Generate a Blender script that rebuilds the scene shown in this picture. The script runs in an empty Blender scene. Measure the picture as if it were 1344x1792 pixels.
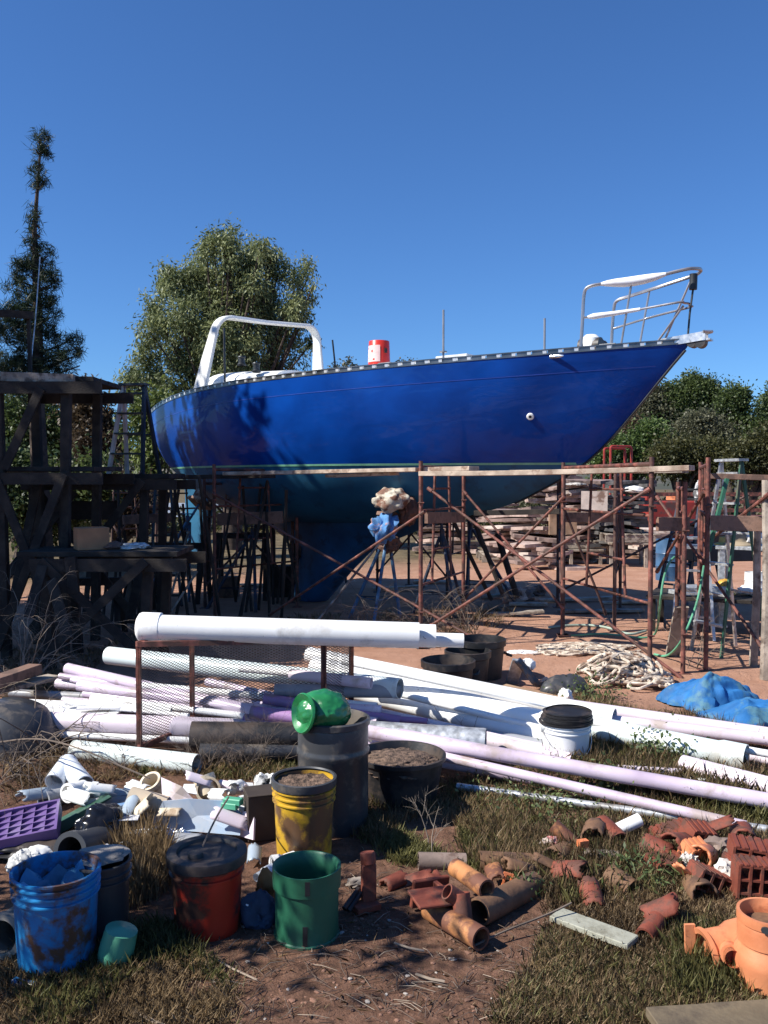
import bpy, math, random, zlib
from mathutils import Vector, Matrix, noise
from mathutils.bvhtree import BVHTree
import numpy as np
R = math.radians
V = Vector
random.seed(7)
SC = bpy.context.scene
COL = SC.collection
# ------------------------------------------------------------------ camera
F = 1552.0; CH = 1.65; PITCH = math.atan((896-845)/F)
cam = bpy.data.cameras.new('camera'); camo = bpy.data.objects.new('camera', cam); COL.objects.link(camo)
camo.location = (0, 0, CH); camo.rotation_euler = (R(90)-PITCH, 0, 0)
cam.sensor_fit = 'HORIZONTAL'; cam.sensor_width = 36.0; cam.lens = 36.0*F/1344
cam.clip_start = 0.05; cam.clip_end = 3000
SC.camera = camo
SC.render.resolution_x = 768; SC.render.resolution_y = 1024
# ------------------------------------------------------------------ world, sun
SUN_EL = 43.0
SUN_AZ = (-math.cos(R(18)), -math.sin(R(18)))          # horizontal direction towards the sun
w = bpy.data.worlds.new('World'); SC.world = w; w.use_nodes = True
nt = w.node_tree; bg = nt.nodes['Background']
sk = nt.nodes.new('ShaderNodeTexSky'); sk.sky_type = 'NISHITA'; sk.sun_disc = False
sk.sun_elevation = R(SUN_EL); sk.sun_rotation = math.atan2(SUN_AZ[0], SUN_AZ[1])
sk.air_density = 1.0; sk.dust_density = 0.15; sk.ozone_density = 4.0; sk.altitude = 300
mul = nt.nodes.new('ShaderNodeMix'); mul.data_type = 'RGBA'; mul.blend_type = 'MULTIPLY'; mul.inputs[0].default_value = 1
mul.inputs[7].default_value = (.62, .98, 1.42, 1)          # the deep blue this clear sky has
nt.links.new(sk.outputs[0], mul.inputs[6]); nt.links.new(mul.outputs[2], bg.inputs[0]); bg.inputs[1].default_value = 0.066
sl = bpy.data.lights.new('sun', 'SUN'); sl.energy = 4.9; sl.angle = R(0.5); sl.color = (1, .95, .87)
so = bpy.data.objects.new('sun', sl); COL.objects.link(so)
sd = V((SUN_AZ[0]*math.cos(R(SUN_EL)), SUN_AZ[1]*math.cos(R(SUN_EL)), math.sin(R(SUN_EL))))
so.rotation_euler = sd.to_track_quat('Z', 'Y').to_euler(); so.location = (-10, -3, 12)
SC.view_settings.view_transform = 'Standard'; SC.view_settings.look = 'None'
SC.view_settings.gamma = 1; SC.view_settings.exposure = 0.62
SC.render.engine = 'CYCLES'
# ------------------------------------------------------------------ geometry helpers
cp, sp_ = math.cos(PITCH), math.sin(PITCH)
def ray(px, py):
    x = (px-672)/F; y = -(py-896)/F
    return V((x, cp + y*sp_, -sp_ + y*cp))
def G(px, py, z=0.0):            # point of the photograph's ray at height z
    d = ray(px, py); t = (z-CH)/d.z
    return V((d.x*t, d.y*t, z))
def A(px, py, Y):                # point of the ray at distance Y
    d = ray(px, py); t = Y/d.y
    return V((d.x*t, Y, CH+d.z*t))
def PX(Y, n): return n*Y/F      # n photo pixels at distance Y in metres

def rotz(a): return Matrix.Rotation(a, 3, 'Z')
def align(d, up=V((0, 0, 1))):   # matrix whose z axis is d
    d = d.normalized()
    if abs(d.dot(up)) > .98: up = V((0, 1, 0))
    x = up.cross(d).normalized(); y = d.cross(x)
    return Matrix((x, y, d)).transposed()

class MB:
    def __init__(s): s.v = []; s.f = []; s.m = []; s.s = []
    def add(s, vs, fs, mi=0, sm=False):
        o = len(s.v); s.v.extend([tuple(p) for p in vs])
        for f in fs: s.f.append(tuple(i+o for i in f)); s.m.append(mi); s.s.append(sm)
        return s
    def box(s, c, size, rot=None, mi=0):
        c = V(c); vs = []
        for dx in (-.5, .5):
            for dy in (-.5, .5):
                for dz in (-.5, .5):
                    p = V((dx*size[0], dy*size[1], dz*size[2]))
                    vs.append(c+(rot @ p if rot else p))
        s.add(vs, [(0,1,3,2),(4,6,7,5),(0,4,5,1),(2,3,7,6),(0,2,6,4),(1,5,7,3)], mi); return s
    def beam(s, a, b, w, h, mi=0, up=V((0,0,1))):    # w sideways, h along up
        a, b = V(a), V(b); m = align(b-a, up)
        # x = sideways, y = up-ish
        L = (b-a).length
        return s.box((a+b)/2, (w, h, L), m, mi)
    def tube(s, pts, r, n=8, mi=0, cap=True, closed=False):
        pts = [V(p) for p in pts]; k = len(pts)
        rs = r if isinstance(r, (list, tuple)) else [r]*k
        vs = []; prev = None
        for i, p in enumerate(pts):
            if closed: d = pts[(i+1) % k]-pts[i-1]
            else: d = pts[min(i+1, k-1)]-pts[max(i-1, 0)]
            if d.length < 1e-9: d = V((0,0,1))
            d.normalize()
            if prev is None:
                m = align(d); x = m.col[0].copy()
            else:
                x = prev - d*prev.dot(d)
                if x.length < 1e-6: x = align(d).col[0].copy()
                x.normalize()
            prev = x; y = d.cross(x)
            for j in range(n):
                a = 2*math.pi*j/n
                vs.append(p + (x*math.cos(a)+y*math.sin(a))*rs[i])
        fs = []
        for i in range(k if closed else k-1):
            i2 = (i+1) % k
            for j in range(n):
                fs.append((i*n+j, i*n+(j+1) % n, i2*n+(j+1) % n, i2*n+j))
        s.add(vs, fs, mi, n > 4)
        if cap and not closed:
            o = len(s.v)-k*n
            s.f.append(tuple(o+j for j in reversed(range(n)))); s.m.append(mi); s.s.append(False)
            s.f.append(tuple(o+(k-1)*n+j for j in range(n))); s.m.append(mi); s.s.append(False)
        return s
    def lathe(s, prof, n=28, o=(0,0,0), m=None, mi=0, wob=0):
        o = V(o); vs = []; rnd = random.Random(len(s.v)+n)
        ph = rnd.random()*6
        for (r, z) in prof:
            for j in range(n):
                a = 2*math.pi*j/n
                rr = r*(1+wob*math.sin(2*a+ph)+wob*.5*math.sin(3*a+ph*2))
                p = V((rr*math.cos(a), rr*math.sin(a), z))
                vs.append(o+(m @ p if m else p))
        fs = []
        for i in range(len(prof)-1):
            for j in range(n):
                fs.append((i*n+j, i*n+(j+1) % n, (i+1)*n+(j+1) % n, (i+1)*n+j))
        s.add(vs, fs, mi, True); return s
    def disc(s, c, r, n=24, m=None, mi=0, flip=False):
        c = V(c); vs = []
        for j in range(n):
            a = 2*math.pi*j/n; p = V((r*math.cos(a), r*math.sin(a), 0))
            vs.append(c+(m @ p if m else p))
        f = tuple(range(n)); s.add(vs, [tuple(reversed(f)) if flip else f], mi); return s
    def pipe(s, a, b, ro, t=.006, n=24, mi=0, sag=0, bell=0, seg=6, wav=0):
        a, b = V(a), V(b); L = (b-a).length; ri = ro-t
        m = align(b-a); prof = []
        pts = []
        k = max(2, seg)
        zs = [L*i/k for i in range(k+1)]
        outer = [(ro, z) for z in zs]
        if bell: outer = outer[:-1]+[(ro, L-.16), (ro*1.13, L-.13), (ro*1.13, L)]; 
        e = ro*1.13-t if bell else ri
        prof = [(ri, min(.5, L*.45)), (ri, 0)]+outer+[(e, L), (e if bell else ri, L-.1), (ri, L-.16 if bell else L-.1), (ri, L-min(.5, L*.45))]
        vs0 = len(s.v)
        s.lathe(prof, n, a, m, mi)
        # closing membranes deep inside so that light does not run through
        if L > 1.2:
            s.disc(a+m @ V((0,0,min(.5,L*.45))), ri, n, m, mi); s.disc(a+m @ V((0,0,L-min(.5,L*.45))), ri, n, m, mi)
        if sag:
            for i in range(vs0, len(s.v)):
                p = V(s.v[i]); u = (p-a).dot((b-a)/L)/L
                p.z -= sag*4*u*(1-u); s.v[i] = tuple(p)
        return s
    def ico(s, c, rad, sub=2, amp=.15, fr=2.0, seed=0, mi=0, m=None, sm=True):
        c = V(c); rad = V(rad) if not isinstance(rad, (int, float)) else V((rad,)*3)
        vs, fs = ICO(sub); out = []
        for p in vs:
            k = 1+amp*noise.noise(p*fr+V((seed*7.3, seed*3.1, seed)))*2
            q = V((p.x*rad.x*k, p.y*rad.y*k, p.z*rad.z*k))
            out.append(c+(m @ q if m else q))
        s.add(out, fs, mi, sm); return s
_ic = {}
def ICO(sub):
    if sub not in _ic:
        import bmesh
        bm = bmesh.new(); bmesh.ops.create_icosphere(bm, subdivisions=sub, radius=1)
        _ic[sub] = ([v.co.copy() for v in bm.verts], [tuple(v.index for v in f.verts) for f in bm.faces]); bm.free()
    return _ic[sub]

def wloc(o):
    p = V((0,0,0))
    while o is not None: p = p+o.location; o = o.parent
    return p
def build(name, mb, mats, parent=None, label=None, cat=None, group=None, kind=None, local=False, bevel=0, origin=None):
    """link mb as ONE mesh object; mb in world coordinates unless local"""
    me = bpy.data.meshes.new(name)
    vs = mb.v
    if local or parent is not None:
        off = V((0,0,0)) if local else wloc(parent)
        loc = V((0,0,0))
    else:
        if origin is None and len(vs):
            arr = np.array(vs); mn = arr.min(0); mx = arr.max(0)
            loc = V(((mn[0]+mx[0])/2, (mn[1]+mx[1])/2, mn[2]))
        else: loc = V(origin or (0,0,0))
        off = loc
    a = np.array(vs, dtype=float)-np.array(off)
    me.from_pydata([tuple(p) for p in a], [], mb.f)
    if not isinstance(mats, (list, tuple)): mats = [mats]
    for m in mats: me.materials.append(m)
    me.polygons.foreach_set('material_index', mb.m); me.polygons.foreach_set('use_smooth', mb.s)
    me.update()
    if any(mb.s): me.set_sharp_from_angle(angle=R(38))
    o = bpy.data.objects.new(name, me); COL.objects.link(o)
    o.parent = parent
    if parent is None: o.location = loc
    if bevel:
        b = o.modifiers.new('bevel', 'BEVEL'); b.width = bevel; b.segments = 1; b.limit_method = 'ANGLE'
    tag(o, label, cat, group, kind)
    return o
def tag(o, label=None, cat=None, group=None, kind=None):
    if label: o['label'] = label
    if cat: o['category'] = cat
    if group: o['group'] = group
    if kind: o['kind'] = kind
    return o
def thing(name, label, cat, loc=(0,0,0), rz=0, group=None):
    o = bpy.data.objects.new(name, None); o.empty_display_size = .1; COL.objects.link(o)
    o.location = loc; o.rotation_euler = (0, 0, rz)
    return tag(o, label, cat, group)
def dup(o, parent=None):
    c = o.copy(); COL.objects.link(c); c.parent = parent
    for ch in list(o.children):
        if ch.name != c.name: dup(ch, c)
    return c
def dup_thing(o, loc, rz=None, label=None, scale=None, rot=None):
    kids = list(o.children)
    c = o.copy(); COL.objects.link(c); c.location = loc
    if rz is not None: c.rotation_euler = (0, 0, rz)
    if rot is not None: c.rotation_euler = rot
    if scale is not None: c.scale = scale
    if label: c['label'] = label
    for k in kids: dup(k, c)
    return c
# ------------------------------------------------------------------ materials
_m = {}
def mat(name, c, rough=.5, metal=0, var=.12, scale=6, bump=.0, bscale=60, dirt=None, damt=.35, dscale=3, coat=0, spec=.5, c2=None, stretch=None, rmix=.15, sss=0, trans=0, ior=1.45, specks=0):
    if name in _m: return _m[name]
    m = bpy.data.materials.new(name); _m[name] = m; m.use_nodes = True
    t = m.node_tree; N = t.nodes; L = t.links; b = N['Principled BSDF']
    tc = N.new('ShaderNodeTexCoord'); oi = N.new('ShaderNodeObjectInfo')
    ad = N.new('ShaderNodeVectorMath'); ad.operation = 'MULTIPLY_ADD'
    L.new(tc.outputs['Object'], ad.inputs[0]); ad.inputs[1].default_value = stretch or (1,1,1)
    mu = N.new('ShaderNodeMath'); mu.operation = 'MULTIPLY'; mu.inputs[1].default_value = 37
    L.new(oi.outputs['Random'], mu.inputs[0]); L.new(mu.outputs[0], ad.inputs[2])
    n1 = N.new('ShaderNodeTexNoise'); n1.inputs['Scale'].default_value = scale; n1.inputs['Detail'].default_value = 6
    L.new(ad.outputs[0], n1.inputs[0])
    rp = N.new('ShaderNodeValToRGB'); L.new(n1.outputs[0], rp.inputs[0])
    a = [max(0, x*(1-var*1.6)) for x in c]; bb = [min(1, x*(1+var*1.6)) for x in (c2 or c)]
    rp.color_ramp.elements[0].position = .32; rp.color_ramp.elements[1].position = .68
    rp.color_ramp.elements[0].color = (*a, 1); rp.color_ramp.elements[1].color = (*bb, 1)
    out = rp.outputs[0]
    if dirt:
        n2 = N.new('ShaderNodeTexNoise'); n2.inputs['Scale'].default_value = dscale; n2.inputs['Detail'].default_value = 9; n2.inputs['Roughness'].default_value = .65
        L.new(ad.outputs[0], n2.inputs[0])
        r2 = N.new('ShaderNodeValToRGB'); L.new(n2.outputs[0], r2.inputs[0])
        th = .72-damt*.5
        r2.color_ramp.elements[0].position = th-.04; r2.color_ramp.elements[1].position = th+.06
        r2.color_ramp.elements[0].color = (0,0,0,1); r2.color_ramp.elements[1].color = (1,1,1,1)
        mx = N.new('ShaderNodeMix'); mx.data_type = 'RGBA'
        L.new(r2.outputs[0], mx.inputs[0]); L.new(out, mx.inputs[6]); mx.inputs[7].default_value = (*dirt, 1)
        out = mx.outputs[2]
    if specks:
        n4 = N.new('ShaderNodeTexNoise'); n4.inputs['Scale'].default_value = specks; n4.inputs['Detail'].default_value = 4; n4.inputs['Roughness'].default_value = .7; n4.inputs['Distortion'].default_value = 1.5
        L.new(ad.outputs[0], n4.inputs[0]); r4 = N.new('ShaderNodeValToRGB'); L.new(n4.outputs[0], r4.inputs[0])
        r4.color_ramp.elements[0].position = .67; r4.color_ramp.elements[1].position = .70; r4.color_ramp.elements[0].color = (0,0,0,1); r4.color_ramp.elements[1].color = (.8,.8,.8,1)
        m4 = N.new('ShaderNodeMix'); m4.data_type = 'RGBA'; L.new(r4.outputs[0], m4.inputs[0]); L.new(out, m4.inputs[6]); m4.inputs[7].default_value = (.22,.15,.11,1); out = m4.outputs[2]
    L.new(out, b.inputs['Base Color'])
    mr = N.new('ShaderNodeMapRange'); L.new(n1.outputs[0], mr.inputs[0])
    mr.inputs[3].default_value = max(.02, rough-rmix); mr.inputs[4].default_value = min(1, rough+rmix)
    L.new(mr.outputs[0], b.inputs['Roughness'])
    b.inputs['Metallic'].default_value = metal; b.inputs['Coat Weight'].default_value = coat
    b.inputs['Coat Roughness'].default_value = .05
    b.inputs['Specular IOR Level'].default_value = spec
    if trans: b.inputs['Transmission Weight'].default_value = trans
    if bump:
        n3 = N.new('ShaderNodeTexNoise'); n3.inputs['Scale'].default_value = bscale; n3.inputs['Detail'].default_value = 5
        L.new(ad.outputs[0], n3.inputs[0])
        bp = N.new('ShaderNodeBump'); bp.inputs['Strength'].default_value = bump; bp.inputs['Distance'].default_value = .01
        L.new(n3.outputs[0], bp.inputs['Height']); L.new(bp.outputs[0], b.inputs['Normal'])
    return m
def leafmat(name, c1, c2, scale=.8, rough=.55, fine=.35, tl=.36):
    m = bpy.data.materials.new(name); m.use_nodes = True
    t = m.node_tree; N = t.nodes; L = t.links; b = N['Principled BSDF']
    geo = N.new('ShaderNodeNewGeometry'); tc = N.new('ShaderNodeTexCoord')
    n1 = N.new('ShaderNodeTexNoise'); n1.inputs['Scale'].default_value = scale; n1.inputs['Detail'].default_value = 3
    L.new(tc.outputs['Object'], n1.inputs[0])
    ad = N.new('ShaderNodeMath'); ad.operation = 'MULTIPLY_ADD'; ad.inputs[1].default_value = fine
    L.new(geo.outputs['Random Per Island'], ad.inputs[0]); L.new(n1.outputs[0], ad.inputs[2])
    rp = N.new('ShaderNodeValToRGB'); L.new(ad.outputs[0], rp.inputs[0])
    rp.color_ramp.elements[0].position = .45; rp.color_ramp.elements[1].position = .85
    rp.color_ramp.elements[0].color = (*c1, 1); rp.color_ramp.elements[1].color = (*c2, 1)
    L.new(rp.outputs[0], b.inputs['Base Color']); b.inputs['Roughness'].default_value = rough
    tr = N.new('ShaderNodeBsdfTranslucent'); L.new(rp.outputs[0], tr.inputs[0])
    mx = N.new('ShaderNodeMixShader'); mx.inputs[0].default_value = tl
    L.new(b.outputs[0], mx.inputs[1]); L.new(tr.outputs[0], mx.inputs[2])
    L.new(mx.outputs[0], N['Material Output'].inputs[0])
    return m
DIRT = (.20, .11, .065)
PVC = mat('pvc_white', (.84,.84,.82), .42, var=.07, scale=2, dirt=(.62,.60,.56), damt=.22, dscale=2.5, bump=.03, bscale=25, specks=13)
MINT = mat('pvc_mint', (.68,.76,.74), .35, var=.05, scale=2, dirt=(.45,.45,.40), damt=.22, dscale=3, bump=.03, bscale=25, specks=15)
LAV = mat('pvc_lavender', (.56,.45,.56), .38, var=.12, scale=2.5, c2=(.66,.57,.66), dirt=(.42,.34,.33), damt=.28, dscale=4, bump=.03, bscale=25, specks=15)
LAVP = mat('pvc_pale_lavender', (.68,.59,.65), .4, var=.1, scale=2, dirt=(.48,.40,.36), damt=.28, dscale=3, bump=.03, bscale=25, specks=15)
PURP = mat('pvc_purple', (.30,.17,.34), .42, var=.12, scale=3, dirt=(.26,.18,.2), damt=.35, dscale=5)
GREYP = mat('pipe_grey', (.30,.31,.33), .4, var=.1, scale=4, dirt=(.2,.17,.14), damt=.3)
GALV = mat('galvanised', (.52,.54,.55), .42, metal=.55, var=.22, scale=30, dirt=(.3,.28,.25), damt=.3)
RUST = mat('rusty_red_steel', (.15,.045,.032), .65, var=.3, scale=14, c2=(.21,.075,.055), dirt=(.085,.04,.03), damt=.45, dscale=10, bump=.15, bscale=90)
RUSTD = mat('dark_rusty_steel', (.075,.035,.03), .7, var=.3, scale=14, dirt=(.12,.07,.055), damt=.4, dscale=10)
ALU = mat('aluminium', (.60,.61,.62), .35, metal=.8, var=.1, scale=20, dirt=(.35,.34,.32), damt=.3, dscale=12)
STEEL = mat('stainless_steel', (.80,.81,.83), .24, metal=1, var=.05, scale=10, rmix=.06)
DARKM = mat('dark_metal', (.04,.045,.05), .45, metal=.5, var=.2)
WOODG = mat('weathered_grey_wood', (.26,.215,.175), .8, var=.22, scale=5, c2=(.34,.29,.235), stretch=(1,1,1), dirt=(.12,.09,.07), damt=.35, dscale=7, bump=.3, bscale=45)
WOODP = mat('pale_plank_wood', (.44,.335,.25), .75, var=.18, scale=7, c2=(.50,.40,.31), dirt=(.26,.17,.12), damt=.35, dscale=6, bump=.25, bscale=45)
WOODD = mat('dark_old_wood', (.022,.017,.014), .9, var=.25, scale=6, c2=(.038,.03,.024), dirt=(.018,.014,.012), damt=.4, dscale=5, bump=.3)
WOODR = mat('reddish_board', (.24,.14,.10), .8, var=.2, scale=6, dirt=(.13,.08,.06), damt=.4, dscale=6, bump=.2)
BLKP = mat('black_plastic', (.018,.018,.020), .5, var=.25, scale=6, dirt=(.06,.045,.037), damt=.42, dscale=6, bump=.1)
GRYPL = mat('dark_grey_plastic', (.045,.047,.052), .38, var=.15, scale=4, dirt=(.14,.12,.10), damt=.3, dscale=5)
WHTPL = mat('white_bucket_plastic', (.78,.79,.78), .35, var=.05, scale=4, dirt=(.48,.42,.35), damt=.25, dscale=6)
CREAM = mat('cream_plastic', (.70,.60,.44), .45, var=.08, scale=8, dirt=(.42,.31,.20), damt=.32, dscale=9)
SOIL = mat('potting_soil', (.075,.045,.032), .95, var=.5, scale=40, c2=(.13,.085,.06), bump=1, bscale=120)
# ================================================================== GROUND, ROAD, HILLS
def gz(x, y):
    d = math.hypot(x, y)
    if y > 60: k = 1
    k = min(1, max(0, (d-1)/3))
    return k*(.035*noise.noise(V((x*.7, y*.7, 0)))+.012*noise.noise(V((x*3.1, y*3.1, 5))))
def ground_mat():
    m = bpy.data.materials.new('ground_soil'); m.use_nodes = True
    t = m.node_tree; N = t.nodes; L = t.links; b = N['Principled BSDF']
    tc = N.new('ShaderNodeTexCoord'); sx = N.new('ShaderNodeSeparateXYZ'); L.new(tc.outputs['Object'], sx.inputs[0])
    def nz(sc, det=6, ro=.6):
        n = N.new('ShaderNodeTexNoise'); n.inputs['Scale'].default_value = sc; n.inputs['Detail'].default_value = det
        n.inputs['Roughness'].default_value = ro; L.new(tc.outputs['Object'], n.inputs[0]); return n
    def ramp(src, stops):
        r = N.new('ShaderNodeValToRGB'); L.new(src, r.inputs[0]); e = r.color_ramp.elements
        e[0].position, e[0].color = stops[0][0], (*stops[0][1], 1); e[1].position, e[1].color = stops[1][0], (*stops[1][1], 1)
        for p, c in stops[2:]:
            q = e.new(p); q.color = (*c, 1)
        return r
    def mix(f, a, c):
        mx = N.new('ShaderNodeMix'); mx.data_type = 'RGBA'; L.new(f, mx.inputs[0])
        for s_, i in ((a, 6), (c, 7)):
            if isinstance(s_, tuple): mx.inputs[i].default_value = (*s_, 1)
            else: L.new(s_, mx.inputs[i])
        return mx.outputs[2]
    n1 = nz(2.2, 10, .68); n2 = nz(14, 10, .7); n3 = nz(.5, 5); n4 = nz(70, 6, .7)
    yard = ramp(n1.outputs[0], [(.3, (.34,.175,.11)), (.7, (.48,.28,.195))]).outputs[0]
    near = ramp(n2.outputs[0], [(.33, (.075,.045,.032)), (.5, (.15,.08,.052)), (.7, (.25,.14,.095))]).outputs[0]
    ad = N.new('ShaderNodeMath'); ad.operation = 'MULTIPLY_ADD'; L.new(n3.outputs[0], ad.inputs[0]); ad.inputs[1].default_value = 3.0
    L.new(sx.outputs[1], ad.inputs[2])
    f1 = N.new('ShaderNodeMapRange'); L.new(ad.outputs[0], f1.inputs[0]); f1.inputs[1].default_value = 7.2; f1.inputs[2].default_value = 8.6
    c = mix(f1.outputs[0], near, yard)
    litter = ramp(n4.outputs[0], [(.60, (0,0,0)), (.68, (1,1,1))]).outputs[0]
    c = mix(litter, c, (.20,.15,.11))
    # scrub beyond the yard
    scrub = ramp(n1.outputs[0], [(.35, (.075,.06,.035)), (.6, (.17,.13,.075))]).outputs[0]
    ax_ = N.new('ShaderNodeMath'); ax_.operation = 'MULTIPLY_ADD'; L.new(sx.outputs[0], ax_.inputs[0]); ax_.inputs[1].default_value = -.6; L.new(ad.outputs[0], ax_.inputs[2])
    f2 = N.new('ShaderNodeMapRange'); L.new(ax_.outputs[0], f2.inputs[0]); f2.inputs[1].default_value = 17; f2.inputs[2].default_value = 21
    c = mix(f2.outputs[0], c, scrub)
    L.new(c, b.inputs['Base Color']); b.inputs['Roughness'].default_value = .95; b.inputs['Specular IOR Level'].default_value = .15
    bp = N.new('ShaderNodeBump'); bp.inputs['Strength'].default_value = .8; bp.inputs['Distance'].default_value = .03
    mm = N.new('ShaderNodeMath'); mm.operation = 'MULTIPLY_ADD'; mm.inputs[1].default_value = .35; L.new(n4.outputs[0], mm.inputs[0]); L.new(n2.outputs[0], mm.inputs[2])
    L.new(mm.outputs[0], bp.inputs['Height']); L.new(bp.outputs[0], b.inputs['Normal'])
    return m
def sheet():
    xs = list(np.concatenate([-np.geomspace(900, 12, 18), np.arange(-11.5, 11.6, .16), np.geomspace(12, 900, 18)]))
    ys = list(np.concatenate([[-200, -60, -20, -8, -3], np.arange(-1, 16, .16), np.geomspace(16.3, 1500, 26)]))
    vs = [(x, y, gz(x, y) if (abs(x) < 12 and y < 16.5) else 0) for y in ys for x in xs]
    nx = len(xs); fs = [(j*nx+i, j*nx+i+1, (j+1)*nx+i+1, (j+1)*nx+i) for j in range(len(ys)-1) for i in range(nx-1)]
    m = MB(); m.add(vs, fs, 0, True); return m
GROUND = build('ground', sheet(), ground_mat(), kind='structure', origin=(0,0,0))
m = MB(); m.add([(-60,46,.02),(-2,40,.02),(-3,70,.02),(-90,84,.02)], [(0,1,2,3)])
build('road', m, mat('road_surface', (.24,.27,.32), .8, var=.1, scale=.6), kind='structure')
# hills far off
def hill(x0, x1, y0, h, seed):
    m = MB(); n = 60; vs = []
    for j in range(6):
        for i in range(n+1):
            x = x0+(x1-x0)*i/n; k = math.sin(math.pi*i/n)**.6*math.sin(math.pi*.5*j/5)
            vs.append((x, y0+j*22, -1+h*k*(1+.35*noise.noise(V((x*.012+seed, j*.3, seed))))))
    m.add(vs, [(j*(n+1)+i, j*(n+1)+i+1, (j+1)*(n+1)+i+1, (j+1)*(n+1)+i) for j in range(5) for i in range(n)], 0, True)
    return m
HM = mat('hill_scrub', (.085,.075,.06), .95, var=.4, scale=.06, dirt=(.05,.055,.035), damt=.5, dscale=.15)
build('hills', hill(-260, 60, 200, 15, 3), HM, kind='structure')
build('hills', hill(20, 420, 210, 17, 8), HM, kind='structure')

# ================================================================== SAILBOAT
BO = V((3.16, 9.3, 0)); BANG = math.atan2(-.589, .808)
boat = thing('sailboat', 'glossy dark blue fin keel sailboat without a mast, propped up on stands in the yard', 'sailboat', BO, BANG)
BM = Matrix.Translation(BO) @ Matrix.Rotation(BANG, 4, 'Z')
def pch(xs, ys):
    xs = np.array(xs, float); ys = np.array(ys, float); d = np.diff(ys)/np.diff(xs)
    m_ = np.zeros(len(xs)); m_[0] = d[0]; m_[-1] = d[-1]
    for i in range(1, len(xs)-1): m_[i] = 0 if d[i-1]*d[i] <= 0 else 2*d[i-1]*d[i]/(d[i-1]+d[i])
    def f(x):
        x = min(max(x, xs[0]), xs[-1]); i = min(int(np.searchsorted(xs, x, 'right'))-1, len(xs)-2)
        h = xs[i+1]-xs[i]; t = (x-xs[i])/h
        return float((2*t**3-3*t**2+1)*ys[i]+(t**3-2*t**2+t)*h*m_[i]+(-2*t**3+3*t**2)*ys[i+1]+(t**3-t**2)*h*m_[i+1])
    return f
LOA = 8.1; WL = 1.865
bf = pch([0,.3,.6,1,1.6,2.3,3.2,4.2,5,6,6.7,7.3,7.8,LOA], [.025,.15,.29,.46,.70,.94,1.18,1.34,1.37,1.25,1.06,.83,.58,.40])
zsf = pch([0,2,4,6,7.2,LOA], [3.10,3.0,2.93,2.87,2.79,2.69])
zkf = pch([0,1.13,1.6,2.1,2.9,3.8,5,6,6.8,7.35,7.72,7.93,LOA], [3.06,1.865,1.60,1.38,1.20,1.12,1.10,1.15,1.38,1.64,1.85,2.2,2.67])
nf = pch([0,1,2.5,4.5,6,8,LOA], [1.08,1.22,1.7,2.5,2.7,2.6,2.4])
def hp(s, z):                      # half beam at station s, height z
    zk, zs = zkf(s), zsf(s); t = min(1, max(0, (zs-z)/max(1e-4, zs-zk)))
    return bf(s)*(1-t**nf(s))**(1/nf(s))
SS = sorted(set([round(x, 3) for x in list(np.linspace(0, 1.3, 14))+list(np.linspace(1.4, 7.5, 44))+list(np.linspace(7.55, LOA, 16))]))
def hull_mb(top, bot, n, off=0.0, curve=1.0, s0=0, s1=LOA):
    m = MB(); ss = [s for s in SS if s0 <= s <= s1]
    for side in (-1, 1):
        vs = []
        for s in ss:
            zk, zs = zkf(s), zsf(s)
            a = min(zs, max(top(s), zk)); b = max(bot(s), zk)
            b = min(a, b)
            for i in range(n+1):
                u = i/n; u = 1-(1-u)**curve
                z = a+(b-a)*u
                vs.append((-s, side*(hp(s, z)+off), z))
        k = n+1; fs = []
        for i in range(len(ss)-1):
            for j in range(n):
                q = (i*k+j, (i+1)*k+j, (i+1)*k+j+1, i*k+j+1)
                fs.append(q if side == 1 else tuple(reversed(q)))
        m.add(vs, fs, 0, True)
    return m
def hullpaint():
    m = bpy.data.materials.new('blue_hull_gloss'); m.use_nodes = True; t = m.node_tree; N = t.nodes; L = t.links; b = N['Principled BSDF']
    tc = N.new('ShaderNodeTexCoord')
    n = N.new('ShaderNodeTexNoise'); n.inputs['Scale'].default_value = 1.6; n.inputs['Detail'].default_value = 6; L.new(tc.outputs['Object'], n.inputs[0])
    r = N.new('ShaderNodeValToRGB'); L.new(n.outputs[0], r.inputs[0])
    r.color_ramp.elements[0].color = (.002,.031,.19,1); r.color_ramp.elements[1].color = (.003,.062,.34,1)
    r.color_ramp.elements[0].position = .3; r.color_ramp.elements[1].position = .7
    L.new(r.outputs[0], b.inputs['Base Color']); b.inputs['Roughness'].default_value = .3; b.inputs['Coat Weight'].default_value = .2; b.inputs['Coat Roughness'].default_value = .03
    b.inputs['Specular IOR Level'].default_value = .12
    mp = N.new('ShaderNodeMapping'); mp.inputs['Scale'].default_value = (1.0, 1, 2.2); L.new(tc.outputs['Object'], mp.inputs[0])
    n2 = N.new('ShaderNodeTexNoise'); n2.inputs['Scale'].default_value = 1.5; n2.inputs['Detail'].default_value = 2; n2.inputs['Distortion'].default_value = .8; L.new(mp.outputs[0], n2.inputs[0])
    bp = N.new('ShaderNodeBump'); bp.inputs['Strength'].default_value = .55; bp.inputs['Distance'].default_value = .035
    L.new(n2.outputs[0], bp.inputs['Height']); L.new(bp.outputs[0], b.inputs['Coat Normal']); 
    bp2 = N.new('ShaderNodeBump'); bp2.inputs['Strength'].default_value = .25; bp2.inputs['Distance'].default_value = .03
    L.new(n2.outputs[0], bp2.inputs['Height']); L.new(bp2.outputs[0], b.inputs['Normal'])
    return m
BLUE = hullpaint()
TEAL = mat('teal_bottom_paint', (.010,.10,.20), .6, var=.12, scale=1.5, c2=(.013,.12,.23), dirt=(.010,.07,.14), damt=.3, dscale=4, bump=.1)
GEL = mat('white_gelcoat', (.82,.83,.80), .3, var=.04, scale=3)
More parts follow.
